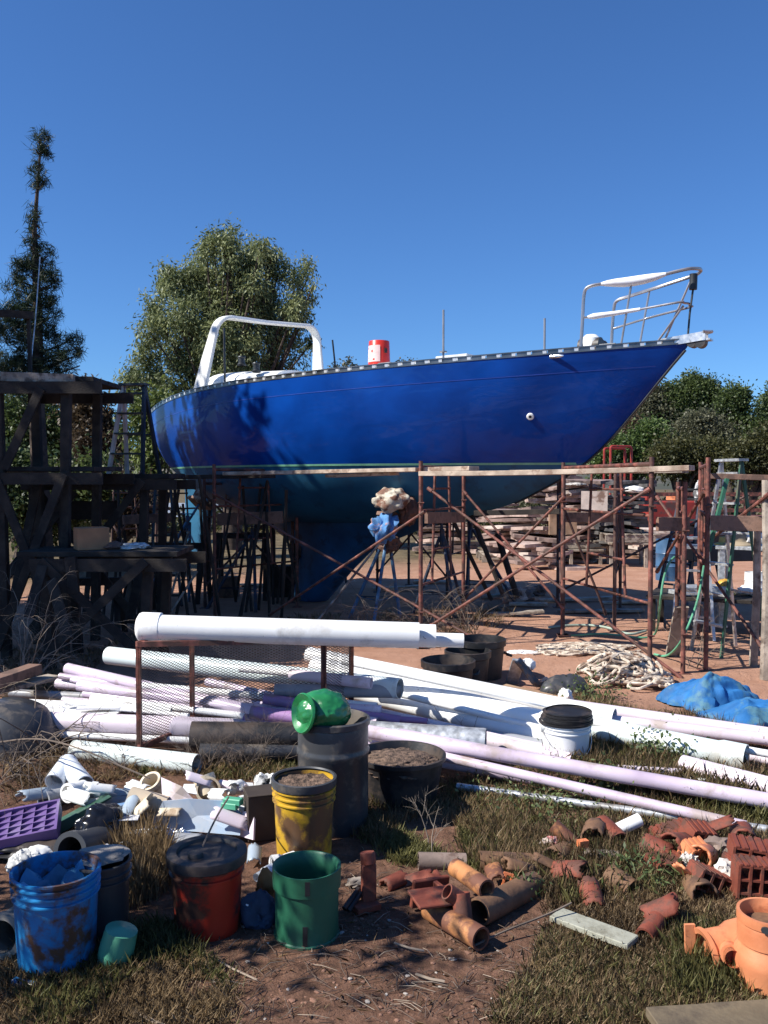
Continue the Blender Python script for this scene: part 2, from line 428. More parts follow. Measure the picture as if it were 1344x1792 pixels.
topm = hull_mb(lambda s: zsf(s), lambda s: WL, 14)
topo = build('hull', topm, BLUE, boat, local=True)
botm = hull_mb(lambda s: WL, lambda s: zkf(s), 14, curve=2.0)
build('hull_bottom', botm, TEAL, boat, local=True)
build('waterline_stripe', hull_mb(lambda s: WL+.012, lambda s: WL-.012, 2, .004, s0=1.13, s1=7.6), mat('pale_green_stripe', (.22,.52,.33), .4), boat, local=True)
# faint cove line
build('cove_stripe', hull_mb(lambda s: zsf(s)-.20, lambda s: zsf(s)-.208, 1, .003, s0=.25, s1=7.9), mat('cove_blue', (.02,.06,.33), .4), boat, local=True)
# fin keel
def fin(levels, n=20):
    m = MB(); k = 2*n; vs = []
    for (z, s0, s1, th) in levels:          # leading s0, trailing s1
        c = s1-s0
        for j in range(k):
            u = j/n if j < n else (k-j)/n
            x = u; y = th*(2.6*math.sqrt(max(0, x))*(1-x)**.9)*.5+.012
            if x in (0, 1): y = 0 if x == 0 else .012
            vs.append((-(s0+c*u), y if j < n else -y, z))
    fs = [(i*k+j, i*k+(j+1) % k, (i+1)*k+(j+1) % k, (i+1)*k+j) for i in range(len(levels)-1) for j in range(k)]
    fs.append(tuple(range(k))); fs.append(tuple((len(levels)-1)*k+j for j in reversed(range(k))))
    m.add(vs, fs, 0, True); return m
build('keel', fin([(.02,4.92,5.52,.34),(.1,4.84,5.50,.36),(.45,4.48,5.44,.36),(.72,4.15,5.40,.36),(.76,4.08,5.42,.38),(.92,3.7,5.75,.44),(1.05,3.35,5.95,.52),(1.2,3.1,6.05,.6)]),
      mat('keel_blue_paint', (.008,.065,.16), .55, var=.18, scale=2, c2=(.010,.085,.20), dirt=(.010,.04,.09), damt=.3, dscale=5, bump=.1), boat, local=True)
build('rudder', fin([(.55,7.28,7.72,.07),(.9,7.2,7.74,.09),(1.5,7.1,7.75,.1),(1.75,7.05,7.78,.1)]), TEAL, boat, local=True)
# deck
m = MB(); n = 10; vs = []
for s in SS:
    b_ = bf(s)
    for i in range(n+1):
        y = -b_+2*b_*i/n; vs.append((-s, y, zsf(s)-.002+.07*(1-(y/max(b_,.01))**2)*min(1, b_)))
k = n+1
m.add(vs, [(i*k+j, i*k+j+1, (i+1)*k+j+1, (i+1)*k+j) for i in range(len(SS)-1) for j in range(n)], 0, True)
build('deck', m, GEL, boat, local=True)
# coach roof, coaming
def loft(rows):
    m = MB(); vs = []; n = 16
    for (s, hw, h) in rows:
        z0 = zsf(s)-.03
        for j in range(n+1):
            a = math.pi*j/n; c, si = math.cos(a), math.sin(a)
            vs.append((-s, hw*abs(c)**.45*(1 if c > 0 else -1), z0+h*abs(si)**.55))
    k = n+1
    m.add(vs, [(i*k+j, (i+1)*k+j, (i+1)*k+j+1, i*k+j+1) for i in range(len(rows)-1) for j in range(n)], 0, True)
    m.s = [True]*len(m.s); return m
build('coach_roof', loft([(1.9,.08,.02),(2.2,.30,.11),(2.6,.50,.20),(3.3,.66,.20),(4.1,.78,.205),(4.9,.86,.23),(5.0,.85,.23),(5.05,.8,.02)]), GEL, boat, local=True)
build('cockpit_coaming', loft([(4.98,.5,.02),(5.02,.9,.28),(5.4,.98,.30),(5.8,1.0,.34),(6.2,.98,.36),(6.6,.88,.30),(6.8,.72,.20),(7.1,.58,.12),(7.5,.36,.07),(7.6,.25,.01)]), GEL, boat, local=True)
# toe rail with bright slots
m = MB(); m2 = MB()
for sd_ in (-1, 1):
    for zz, hh in ((.006, .016), (.050, .012)):
        pts = [(-s, sd_*(bf(s)-.008), zsf(s)+zz) for s in SS if s <= 8.08]
        for a_, b_ in zip(pts[:-1], pts[1:]): m.beam(a_, b_, .028 if hh > .014 else .035, hh)
    s = .12; i = 0
    while s < 7.95:
        st = .155
        p = V((-s, sd_*(bf(s)-.010), zsf(s)+.028)); q = V((-(s+st*.66), sd_*(bf(s+st*.66)-.010), zsf(s+st*.66)+.028))
        m.beam(p, q, .02, .036)
        p2 = V((-(s+st*.74), sd_*(bf(s+st*.74)-.009), zsf(s+st*.74)+.028)); q2 = V((-(s+st*.98), sd_*(bf(s+st*.98)-.009), zsf(s+st*.98)+.028))
        m.beam(p2, q2, .03, .034, mi=1)
        s += st
RAILM = mat('toe_rail_grey_alloy', (.16,.17,.18), .3, metal=.7, var=.2, scale=6)
tr = build('toe_rail', m, [RAILM, mat('bright_alloy', (.66,.67,.67), .25, metal=.3, var=.05)], boat, local=True)
# cap under the rail forward
# targa arch
def band(pts, ws, ts, dirv):
    m = MB(); vs = []; k = len(pts)
    for i, p in enumerate(pts):
        p = V(p); d = (V(pts[min(i+1,k-1)])-V(pts[max(i-1,0)])).normalized(); nrm = d.cross(dirv).normalized()
        w_, t_ = ws[i]/2, ts[i]/2
        for a_, b_ in ((-1,-1),(1,-1),(1,1),(-1,1)): vs.append(p+dirv*w_*a_+nrm*t_*b_)
    fs = [(i*4+j, i*4+(j+1) % 4, (i+1)*4+(j+1) % 4, (i+1)*4+j) for i in range(k-1) for j in range(4)]+[(3,2,1,0), tuple((k-1)*4+j for j in range(4))]
    m.add(vs, fs, 0, False); return m
zb = zsf(6.3)
def arc(c, r, a0, a1, n): return [(c[0]+r*math.cos(R(a0+(a1-a0)*i/n)), c[1]+r*math.sin(R(a0+(a1-a0)*i/n))) for i in range(n+1)]
yz = [(-1.16, zb+.0), (-1.10, zb+.45)]+arc((-.80, zb+.80), .24, 170, 95, 6)+[(0, zb+1.10)]+arc((.80, zb+.92), .24, 85, 10, 6)+[(1.08, zb+.45), (1.12, zb)]
def sa(y): return 6.14-.18*(y+1.16)/2.3
pts = [(-sa(y)+.20*(z-zb)/1.07*(1 if y < 0 else .2), y, z) for y, z in yz]
ws = [.25,.20]+[.14]*7+[.11]+[.14]*7+[.22,.24]
arch = build('targa_arch', band(pts, ws, [.05]*len(pts), V((1,0,0))), GEL, boat, local=True, bevel=.012)
for sd_ in (-1, 1):
    m = MB(); m.tube([(-sa(sd_)+.42, sd_*1.1, zb+.0), (-sa(sd_)+.34, sd_*1.04, zb+.85+.1*(sd_ > 0))], .014, 6)
    build('arch_strut', m, DARKM, arch, local=True)
# stanchions
STANM = mat('dull_steel', (.30,.31,.33), .4, metal=.4)
for s_, h, coll in ((2.42,.60,True),(1.36,.40,False)):
    m = MB(); p = V((-s_, -(bf(s_)-.06), zsf(s_))); m.tube([p, p+V((0,0,h))], .0125, 8); m.tube([p, p+V((0,0,.05))], .03, 8)
    if coll: m.tube([p+V((0,0,.125)), p+V((0,0,.14))], .042, 10)
    build('stanchion', m, STANM, boat, local=True)
for s_, h in ((3.35,.42),):
    m = MB(); p = V((-s_, (bf(s_)-.06), zsf(s_))); m.tube([p, p+V((0,0,h))], .0125, 8); m.tube([p, p+V((0,0,.05))], .03, 8)
    build('stanchion', m, STANM, boat, local=True)
for s_, y_ in ((5.6,-.9),(5.3,-.93),(5.6,.9)):
    m = MB(); m.lathe([(.055,0),(.06,.02),(.042,.04),(.042,.10),(.055,.115),(.05,.13),(0,.13)], 18, (-s_, y_, zsf(s_)+.20+.12*(abs(y_) < .91))); build('winch', m, DARKM, boat, local=True)
for s_ in (.75, 6.9, 3.1):
    m = MB(); p = V((-s_, -(bf(s_)-.06), zsf(s_)+.03)); m.tube([p-V((.09,0,-.03)), p+V((.09,0,.03))], .014, 6); m.tube([p-V((0,0,.03)), p+V((0,0,.02))], .02, 6); build('cleat', m, RAILM, boat, local=True)
# pulpit
def sp(s, sgn, z): return V((-s, sgn*max(.0, bf(max(0, s))+.0), z))
zd = zsf(.9)
m = MB(); r_ = .019
def loop(z0, z1, s0, front, rr=.22, wide=.0):
    pts = []
    sA = s0
    near = [(-sA, -(bf(sA)-.03)), (-sA*.5, -(bf(sA*.5)-.0)-wide), (.02, -.17-wide)]
    far = [(x, -y) for x, y in reversed(near)]
    tip = [(front-.05, -.11), (front, 0), (front-.05, .11)]
    allp = near+tip+far; out = []
    for i, (x, y) in enumerate(allp):
        u = (x+sA)/(front+sA); out.append(V((x, y, z0+(z1-z0)*u)))
    return out
def smooth_pts(p, it=2):
    for _ in range(it):
        q = [p[0]]
        for a_, b_ in zip(p[:-1], p[1:]): q += [a_*.75+b_*.25, a_*.25+b_*.75]
        q.append(p[-1]); p = q
    return p
top = loop(zd+.64, zd+.80, .92, .14, wide=.0)
foot = V((-1.0, -(bf(1.0)-.04), zd))
footf = V((-1.0, (bf(1.0)-.04), zd))
pts = smooth_pts([foot, foot+V((.02,0,.3)), foot+V((.03,0,.60)), foot+V((.06,0,.68))]+top[0:0]+[top[0]+V((.14,0,.06))]+top[1:-1]+[top[-1]+V((.14,0,.06)), footf+V((.06,0,.68)), footf+V((.03,0,.60)), footf], 2)
m.tube(pts, r_, 8); RAILP = list(pts); PULM = mat('pulpit_steel', (.36,.36,.38), .28, metal=.65, rmix=.05)
build('pulpit_rail', m, PULM, boat, local=True)
m = MB(); mid = smooth_pts(loop(zd+.36, zd+.46, .96, .03), 2); m.tube(mid, .0125, 8)
build('pulpit_mid_rail', m, PULM, boat, local=True)
GLARE = mat('white_rail_glare', (.85,.86,.88), .4, var=.03)  # sun glare on the pulpit rails, modelled as swollen white tubes
m = MB(); q = [p for p in RAILP[:len(RAILP)//2] if p.z > zd+.6 and -.80 < p.x < -.10]; k = len(q); m.tube(q, [.018+.034*math.sin(math.pi*min(1, (i/(k-1))**1.25))**.7 for i in range(k)], 10); build('rail_glare', m, GLARE, boat, local=True)
m = MB(); k = len(mid); q = mid[1:int(k*.22)]; k = len(q); m.tube(q, [.036-.018*i/(k-1) if i else .016 for i in range(k)], 10); build('rail_glare', m, GLARE, boat, local=True)
for sg in (-1, 1):
    m = MB()
    a_ = V((-.62, sg*(bf(.62)-.04), zsf(.6)+.0)); m.tube([a_, V((-.50, sg*(bf(.55)-.0), zd+.70))], .012, 8); build('pulpit_leg', m, PULM, boat, local=True)
m = MB(); m.tube([V((-.30, .10, zsf(.3)+.02)), V((.0, .12, zd+.74))], .012, 8); build('pulpit_leg', m, PULM, boat, local=True)
m = MB(); m.tube([V((-.30, -.10, zsf(.3)+.02)), V((.0, -.13, zd+.42))], .012, 8)
build('pulpit_leg', m, PULM, boat, local=True)
m = MB(); m.tube([V((.06,0,zd+.76)), V((.055,0,zd+.60))], .042, 10); m.tube([V((.055,0,zd+.60)), V((.03,-.02,zd+.35)), V((.0,0,zd+.02))], .011, 6)
build('bow_light', m, DARKM, boat, local=True)
# bow roller
m = MB()
for y in (-.055, .055):
    m.beam((-.28, y, zsf(0)+.02), (.20, y, zsf(0)+.06), .012, .09)
m.box((0, 0, zsf(0)+.02), (.5, .11, .02)); m.tube([(.18,-.06,zsf(0)+.10),(.25,0,zsf(0)+.10),(.18,.06,zsf(0)+.10)], .018, 6)
br = build('bow_roller', m, ALU, boat, local=True)
m = MB(); m.tube([(.14,-.05,zsf(0)-.0),(.14,.05,zsf(0)-.0)], .06, 14); build('roller_wheel', m, BLKP, br, local=True); m = MB(); m.tube([(.06,-.05,zsf(0)+.0),(.06,.05,zsf(0)+.0)], .05, 12)
build('roller_wheel', m, BLKP, br, local=True)
# windlass
m = MB(); m.lathe([(.0,.19),(.06,.18),(.10,.14),(.11,.0)], 16, (-1.02,-.10,zsf(1.0)+.05)); 
wl = build('windlass', m, GEL, boat, local=True)
m = MB(); m.tube([(-1.02-.0,.02,zsf(1)+.13),(-1.02,.2,zsf(1)+.13)], .085, 14); build('windlass_drum', m, BLKP, wl, local=True); m = MB(); m.tube([(-1.14,-.1,zsf(1)+.1),(-.9,-.1,zsf(1)+.1)], .095, 14)
build('windlass_drum', m, BLKP, wl, local=True)
# cleat / chock lit plate on the side forward
m = MB(); p = V((-1.24, -(bf(1.24)+.006), zsf(1.24)-.03)); m.ico(p, (.12,.012,.022), 2, 0)
build('chock_plate', m, STEEL, boat, local=True)
m = MB(); m.box((-2.75,0,zsf(2.75)+.20), (.45,.45,.04))
build('hatch', m, mat('hatch_grey', (.55,.57,.58), .3), boat, local=True, bevel=.01)
# stem band
m = MB(); pts = [(-s+.006, 0, zkf(s)-.003) for s in np.linspace(.02, 2.0, 16)]
m.tube(pts, .014, 6); build('stem_band', m, DARKM, boat, local=True)
# hull fitting, found where the ray of the photograph meets the hull
bv = BVHTree.FromPolygons([BM @ V(p) for p in topm.v], topm.f)
hit = bv.ray_cast(V((0,0,CH)), ray(928, 729).normalized())
if hit[0] is not None:
    P, nn = hit[0], hit[1]
    if nn.y > 0: nn = -nn
    mt = align(nn); inv = BM.inverted()
    m = MB(); m.lathe([(.018,.004),(.018,.016),(.034,.014),(.042,.0),(.042,-.02)], 20, P, mt); m.v = [tuple(inv @ V(q)) for q in m.v]
    build('hull_fitting', m, GEL, boat, local=True)
    m = MB(); m.disc(P+nn*.003, .02, 16, mt); m.v = [tuple(inv @ V(q)) for q in m.v]
    build('fitting_hole', m, BLKP, boat, local=True)
def on_boat(s, y, dz=0): return BM @ V((-s, y, zsf(s)+dz))
# red bucket upside down on the coach roof
RB = on_boat(3.90, -.12, .165)
rb = thing('bucket', 'bright red bucket with a white label, upside down on the sailboat cabin roof', 'bucket', RB)
m = MB(); m.lathe([(.152,0),(.152,.025),(.146,.03),(.146,.05),(.15,.052),(.15,.07),(.143,.075),(.132,.37),(.128,.375),(0,.372)], 28)
REDP = mat('red_bucket_plastic', (.62,.035,.02), .35, var=.08)
build('bucket_body', m, REDP, rb, local=True)
m = MB(); n = 10; vs = []
for j in range(n+1):
    a = R(190+85*j/n)
    for z, r0 in ((.10,.1455),(.31,.1385)): vs.append((r0*math.cos(a), r0*math.sin(a), z))
m.add(vs, [(2*j, 2*j+2, 2*j+3, 2*j+1) for j in range(n)], 0, True)
lb = build('paper_label', m, mat('white_label', (.78,.55,.52), .5), rb, local=True)
m = MB()
for (a0, a1, z0, z1) in ((200,206,.26,.28),(226,234,.22,.25),(204,209,.14,.16),(236,246,.12,.14)):
    vs = []
    for j in range(4):
        a = R(a0+(a1-a0)*j/3)
        for z in (z0, z1): r0 = .1465-.021*(z-.1)/.21*.34+.001; vs.append((r0*math.cos(a), r0*math.sin(a), z))
    m.add(vs, [(2*j, 2*j+2, 2*j+3, 2*j+1) for j in range(3)])
build('label_print', m, REDP, lb, local=True)
m = MB(); m.box((.143*math.cos(R(305)), .143*math.sin(R(305)), .24), (.03,.03,.06), rotz(R(35))); build('label_spot', m, DARKM, rb, local=True)
# ================================================================== SCAFFOLDING
def scaf(name, label, frames, H=1.87, r=.021, braces=(), mat_=None, ladder=True, group=None, midboard=False):
    """frames: list of (front xy, rear xy); braces: list of ((x,y,z),(x,y,z))"""
    mat_ = mat_ or RUST
    c = sum((V((f[0][0], f[0][1], 0)) for f in frames), V((0,0,0)))/len(frames)
    t = thing('scaffold', label, 'scaffold', c, 0, group)
    for (a, b) in frames:
        a = V((a[0], a[1], 0)); b = V((b[0], b[1], 0)); up = V((0,0,1)); d = (b-a)
        m = MB()
        for p in (a, b): m.tube([p-up*.02, p+up*H], r, 10)
        m.tube([a+up*(H-.06), b+up*(H-.06)], r*.9, 8); m.tube([a+up*(H-.50), b+up*(H-.50)], r*.6, 8)
        if ladder:
            for u in (.3, .62):
                m.tube([a+d*u+up*(H-.06), a+d*(u-.06*(1 if u < .5 else -1))+up*.62], r*.65, 8)
            for z in (H-.28, .95, .62): m.tube([a+d*.27+up*z, a+d*.65+up*z], r*.6, 6)
            m.tube([a+up*.62, b+up*.62], r*.6, 6)
        for p in (a, b):
            for z in (H-.42, .35): m.tube([p+up*z+V((-.03,-.03,0)), p+up*z+V((.03,-.03,0))], .009, 6)
        fo = build('end_frame', m, mat_, t)
        for p in (a, b): m = MB(); m.box(p+up*.006, (.12,.12,.012)); m.tube([p, p+up*.12], r*.75, 8); build('base_plate', m, mat_, fo)
    for p, q in braces:
        m = MB(); m.tube([p, q], .0145, 8); p, q = V(p), V(q); e = (q-p).normalized()*.05
        m.tube([p-e*.2, p+e], .02, 8); m.tube([q-e, q+e*.2], .02, 8)
        build('cross_brace', m, mat_, t)
    return t
def gx(px, py): p = G(px, py); return (p.x, p.y)
fA = (-2.02, 10.55); fB = (.37, 8.9); fC = (2.27, 7.53); bA = (-1.15, 11.7); bB = (.92, 10.25); bC = (1.93, 9.55)
def z3(p, z): return V((p[0], p[1]-.03, z))
scaf('scaffold', 'rusty red tube scaffold bay in front of the keel, left of the tall middle post', [(fA, bA), (fB, bB)],
     braces=[(z3(fA,1.52), A(838,1121,8.85)*1), (A(742,896,8.87), z3((-1.3,10.1),.15))])
scaf('scaffold', 'rusty red tube scaffold bay under the bow with long crossed braces', [(fC, bC)],
     braces=[(A(750,855,8.85), A(1192,1186,7.42)), (A(1136,856,7.5), A(750,1097,8.75)), (z3(bB,1.55), z3(bC,.3)), (z3(bB,.3), z3(bC,1.5))])
fD = gx(1235,1175); fE = gx(1420,1210); bD = gx(1075,1105); bE = (5.6, 9.2)
scaf('scaffold', 'rusty red tube scaffold bay right of the bow carrying a dark cross board', [(fD, (3.35,9.4)), (fE, bE)],
     braces=[(A(1232,862,7.75), A(1150,1000,9.0)), (A(1345,865,7.3), A(1236,950,8.2)), (A(1150,870,9), A(1345,1150,7.7))])
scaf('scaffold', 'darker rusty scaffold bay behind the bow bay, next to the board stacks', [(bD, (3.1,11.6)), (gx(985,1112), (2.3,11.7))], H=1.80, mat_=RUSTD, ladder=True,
     braces=[((2.45,9.75,.2),(1.9,9.6,1.5)), ((3.1,11.6,.3),(2.56,9.8,1.5)), ((1.93,9.6,.3),(2.3,11.7,1.5)), ((2.3,11.7,.2),(4.6,11.2,1.5))])
scaf('scaffold', 'short single rusty scaffold frame standing close to the right of the tall bow post', [(gx(1195,1180), (2.95,8.9))], H=1.66, ladder=True)
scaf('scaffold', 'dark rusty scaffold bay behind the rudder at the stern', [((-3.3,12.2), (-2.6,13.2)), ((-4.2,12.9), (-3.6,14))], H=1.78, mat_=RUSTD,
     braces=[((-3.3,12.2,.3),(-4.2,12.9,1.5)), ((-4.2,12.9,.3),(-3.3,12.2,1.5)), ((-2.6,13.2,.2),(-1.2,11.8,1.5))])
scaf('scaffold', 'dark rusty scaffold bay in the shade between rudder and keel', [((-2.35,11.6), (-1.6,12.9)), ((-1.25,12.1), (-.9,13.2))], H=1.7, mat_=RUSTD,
     braces=[((-2.35,11.6,.3),(-1.25,12.1,1.5)), ((-1.25,12.1,.3),(-2.35,11.6,1.5))])
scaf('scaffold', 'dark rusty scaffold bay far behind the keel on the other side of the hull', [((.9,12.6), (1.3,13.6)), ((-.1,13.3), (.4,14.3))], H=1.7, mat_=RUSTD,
     braces=[((.9,12.6,.3),(-.1,13.3,1.5)), ((-.1,13.3,.3),(.9,12.6,1.5))])
# roll bar tops over the planks
def uhoop(label, a, b, z0, z1, mt_, r=.02):
    m = MB(); a = V(a); b = V(b); d = (b-a)
    pts = smooth_pts([a+V((0,0,z0)), a+V((0,0,z1-.12)), a+V((0,0,z1)), a+d*.25+V((0,0,z1)), b-d*.25+V((0,0,z1)), b+V((0,0,z1)), b+V((0,0,z1-.12)), b+V((0,0,z0))], 2)
    m.tube(pts, r, 8); return m
# planks
def plank(name, label, a, b, w, h, mt, group=None, up=V((0,0,1)), bow=0):
    a, b = V(a), V(b); m = MB(); n = 8; mm = align(b-a, up); rnd = random.Random(zlib.crc32(label.encode()))
    vs = []
    for i in range(n+1):
        u = i/n; p = a+(b-a)*u-V((0,0,bow*4*u*(1-u)))
        ww = w*(1+.02*rnd.uniform(-1,1))/2; hh = h/2
        for sx_, sy_ in ((-1,-1),(1,-1),(1,1),(-1,1)): vs.append(p+mm @ V((sx_*ww, sy_*hh, 0)))
    fs = [(i*4+j, i*4+(j+1) % 4, (i+1)*4+(j+1) % 4, (i+1)*4+j) for i in range(n) for j in range(4)]+[(3,2,1,0), tuple(n*4+j for j in range(4))]
    m.add(vs, fs); return build(name, m, mt, None, label, 'plank', group, bevel=.003)
zt = 1.84
plank('plank', 'long pale scaffold plank along the near side of the hull, left of the middle post', A(402,829,10.5), A(738,822,8.98), .24, .04, WOODP)
plank('plank', 'short pale plank end lying on top of the scaffold planks right of the middle post', A(742,822,9.05), A(830,820,8.75), .22, .045, WOODP)
plank('plank', 'long pale scaffold plank reaching past the bow to the right', A(742,829,8.7), A(1211,819,7.45), .24, .045, WOODP, bow=.012)
plank('plank', 'pale wedge shaped plank end under the left scaffold plank', A(578,833,9.7), A(690,829,9.25), .2, .03, WOODP)
plank('plank', 'second plank lying behind the long pale plank under the bow', A(900,826,9.0), A(1200,824,8.1), .24, .04, WOODG)
plank('plank', 'dark shaded plank under the stern of the boat', A(250,836,11.6), A(470,833,10.6), .28, .05, WOODD)
plank('cross_board', 'red brown board fixed across the scaffold frame at mid height beside the middle post', A(746,906,9.05), A(812,905,10.2), .04, .12, WOODR, up=V((0,0,1)))
plank('cross_board', 'dark board fixed across the middle of the right hand scaffold', A(1243,915,7.7), A(1420,918,7.4), .04, .13, WOODR)
plank('cross_board', 'short brown board with pale end blocks beside the tall bow post', A(1150,917,7.6), A(1205,917,7.7), .04, .12, WOODR)
plank('cross_board', 'brown board fixed across the far scaffold under the bow', A(985,905,9.7), A(1078,905,9.9), .04, .11, WOODR)
plank('cross_board', 'brown board fixed across the far scaffold in front of the dark slab stack', A(830,898,10.4), A(980,895,10.0), .04, .06, WOODD)
plank('cross_board', 'dark board laid on the right hand scaffold top', A(1240,833,8.2), A(1400,838,8.0), .25, .05, WOODR)
plank('cross_board', 'red brown board at mid height on the shaded scaffold between rudder and keel', A(380,909,11.0), A(495,905,10.9), .04, .15, WOODR)
plank('cross_board', 'red brown board at mid height on the scaffold left of the rudder', A(215,910,11.5), A(305,905,11.9), .04, .12, WOODR)
# ================================================================== BOAT STANDS, CLOTHS
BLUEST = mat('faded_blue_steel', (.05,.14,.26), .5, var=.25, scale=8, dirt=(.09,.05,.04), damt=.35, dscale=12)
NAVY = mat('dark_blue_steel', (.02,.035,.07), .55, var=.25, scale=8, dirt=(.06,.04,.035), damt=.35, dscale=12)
def stand(label, top, base, spread, mt, rz=0.0, pad=True):
    t = thing('boat_stand', label, 'boat stand', (base[0], base[1], 0), 0, 'stands propping up the hull')
    top = V(top); hub = V((base[0], base[1], 0)).lerp(V((top.x, top.y, 0)), .7); hub.z = top.z*.80
    m = MB()
    for k in range(3):
        a = rz+2*math.pi*k/3
        f = V((base[0]+spread*math.cos(a), base[1]+spread*math.sin(a), .0))
        m.tube([hub+V((math.cos(a)*.03, math.sin(a)*.03, 0)), f], .021, 8)
    fo = []
    build('leg', m, mt, t)
    m = MB()
    for z in (.28,):
        pts = [V((base[0], base[1], 0)).lerp(V((hub.x, hub.y, 0)), z)+V((spread*(1-z)*.95*math.cos(rz+2*math.pi*k/3), spread*(1-z)*.95*math.sin(rz+2*math.pi*k/3), z*hub.z)) for k in range(3)]
        m.tube(pts, .01, 6, closed=True)
    build('brace_ring', m, mt, t)
    m = MB(); m.tube([hub-V((0,0,.12)), hub+V((0,0,.1))], .03, 10); m.tube([hub, top], .018, 8)
    m.tube([hub+V((-.1,0,.12)), hub+V((.1,0,.12))], .01, 6)
    build('screw', m, mt, t)
    if pad:
        m = MB(); d = (top-hub).normalized(); m.box(top, (.28,.28,.05), align(d)); build('pad', m, WOODR, t, bevel=.005)
    return t
stand('faded blue tripod boat stand wrapped in cloth, nearest the keel on the near side', A(686,905,10.75), gx(655,1088), .36, BLUEST, .5)
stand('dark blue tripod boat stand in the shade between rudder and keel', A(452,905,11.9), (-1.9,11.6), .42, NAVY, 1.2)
stand('dark blue tripod boat stand beside the rudder under the stern', A(350,880,12.7), (-3.1,12.1), .42, BLUEST, .2)
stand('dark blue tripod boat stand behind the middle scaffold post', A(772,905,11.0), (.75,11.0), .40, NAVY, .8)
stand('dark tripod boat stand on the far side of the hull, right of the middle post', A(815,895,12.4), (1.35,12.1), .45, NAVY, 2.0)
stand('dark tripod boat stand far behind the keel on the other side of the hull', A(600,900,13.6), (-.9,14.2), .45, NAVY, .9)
def folds(p, seed, fr, k=9):
    """crumple of straight creases: folded triangular waves in random directions"""
    rnd = random.Random(seed); out = 0; q = p+V((noise.noise(p*1.3+V((seed,0,0))), noise.noise(p*1.3+V((0,seed,0))), noise.noise(p*1.3+V((0,0,seed)))))*.55
    for i in range(k):
        n_ = V((rnd.gauss(0,1), rnd.gauss(0,1), rnd.gauss(0,.7))).normalized(); f = fr*rnd.uniform(.5,1.6)*(1+i*.16); x = q.dot(n_)*f+rnd.random()*4
        out += (abs((x % 2)-1)-.5)/(1+i*.35)
    return out*.5
def cloth(name, label, c, rad, mt, seed, sag=.5, cat='cloth', n=26, fr=2.4, amp=.16, group=None, smooth=True):
    """draped, crumpled sheet with sharp creases"""
    m = MB(); vs, fs = ICO(6 if max(rad) > .3 else (5 if max(rad) > .11 else 4)); out = []
    lop = [V((random.Random(seed+i).gauss(0,1), random.Random(seed*3+i).gauss(0,1), .3)).normalized() for i in range(4)]
    for p in vs:
        k = 1+amp*2.3*folds(p, seed, fr*.8)+sum(.26*max(0, p.dot(l))**3*(1 if i % 2 else -1.4) for i, l in enumerate(lop))
        z = p.z*rad[2]*(k+amp*.8*folds(p, seed+5, fr*1.8, 5))
        if z < 0: z *= sag
        out.append(V(c)+V((p.x*rad[0]*k, p.y*rad[1]*k, z)))
    m.add(out, fs, 0, True); return build(name, m, mt, None, label, cat, group)
OFFW = mat('offwhite_canvas', (.50,.46,.37), .85, var=.15, scale=10, dirt=(.18,.09,.06), damt=.45, dscale=6)
RAG = mat('patterned_blue_cloth', (.09,.24,.50), .85, var=.2, scale=12, dirt=(.50,.27,.18), damt=.26, dscale=7)
CHOC = mat('brown_cloth', (.14,.075,.055), .9, var=.25, scale=12)
cloth('canvas_sheet', 'off white canvas draped over the top of the faded blue boat stand', A(682,876,10.45), (.21,.17,.14), OFFW, 3, .9, fr=1.6, amp=.22)
cloth('rolled_cloth', 'reddish brown cloth bundle hanging right of the white canvas at the keel', A(712,895,10.6), (.12,.12,.17), CHOC, 5, 1)
cloth('blue_cloth', 'blue cloth with orange patches tied round the faded blue boat stand', A(674,922,10.45), (.16,.13,.15), RAG, 9, 1.2, fr=2.4, amp=.26)
cloth('brown_sack', 'brown sack hanging beneath the blue patterned cloth on the stand', A(682,952,10.65), (.15,.12,.09), CHOC, 12, 1.1)
cloth('canvas_sheet', 'small white and orange rag tucked on the stand beside the rudder', A(349,868,12.3), (.07,.06,.09), OFFW, 14, 1)
# ================================================================== STACKS OF SLABS
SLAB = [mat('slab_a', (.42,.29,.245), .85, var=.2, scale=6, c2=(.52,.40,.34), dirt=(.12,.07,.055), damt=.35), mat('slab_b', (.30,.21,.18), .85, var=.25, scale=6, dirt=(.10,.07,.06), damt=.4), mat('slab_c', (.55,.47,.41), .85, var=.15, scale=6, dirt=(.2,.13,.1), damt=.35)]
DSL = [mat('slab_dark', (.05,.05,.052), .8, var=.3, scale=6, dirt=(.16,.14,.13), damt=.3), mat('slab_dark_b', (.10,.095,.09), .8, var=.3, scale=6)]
def rough_slab(rnd, lx, ly, th):
    m = MB(); n = 12; vs = []
    rr = []
    for j in range(n):
        a = 2*math.pi*j/n; c, s_ = math.cos(a), math.sin(a)
        k = min(1/max(abs(c), 1e-3), 1/max(abs(s_), 1e-3)); k = min(k, 1.22)
        rr.append(k*rnd.uniform(.72, 1.08))
    tilt = rnd.uniform(-.09, .09); bow = rnd.uniform(-.05, .05)
    for z in (0, th):
        for j in range(n):
            a = 2*math.pi*j/n; x = rr[j]*math.cos(a)*lx/2; y = rr[j]*math.sin(a)*ly/2
            vs.append((x, y, z+tilt*x+bow*(x/lx*2)**2))
    fs = [(j, (j+1) % n, n+(j+1) % n, n+j) for j in range(n)]+[tuple(reversed(range(n))), tuple(n+j for j in range(n))]
    m.add(vs, fs); return m
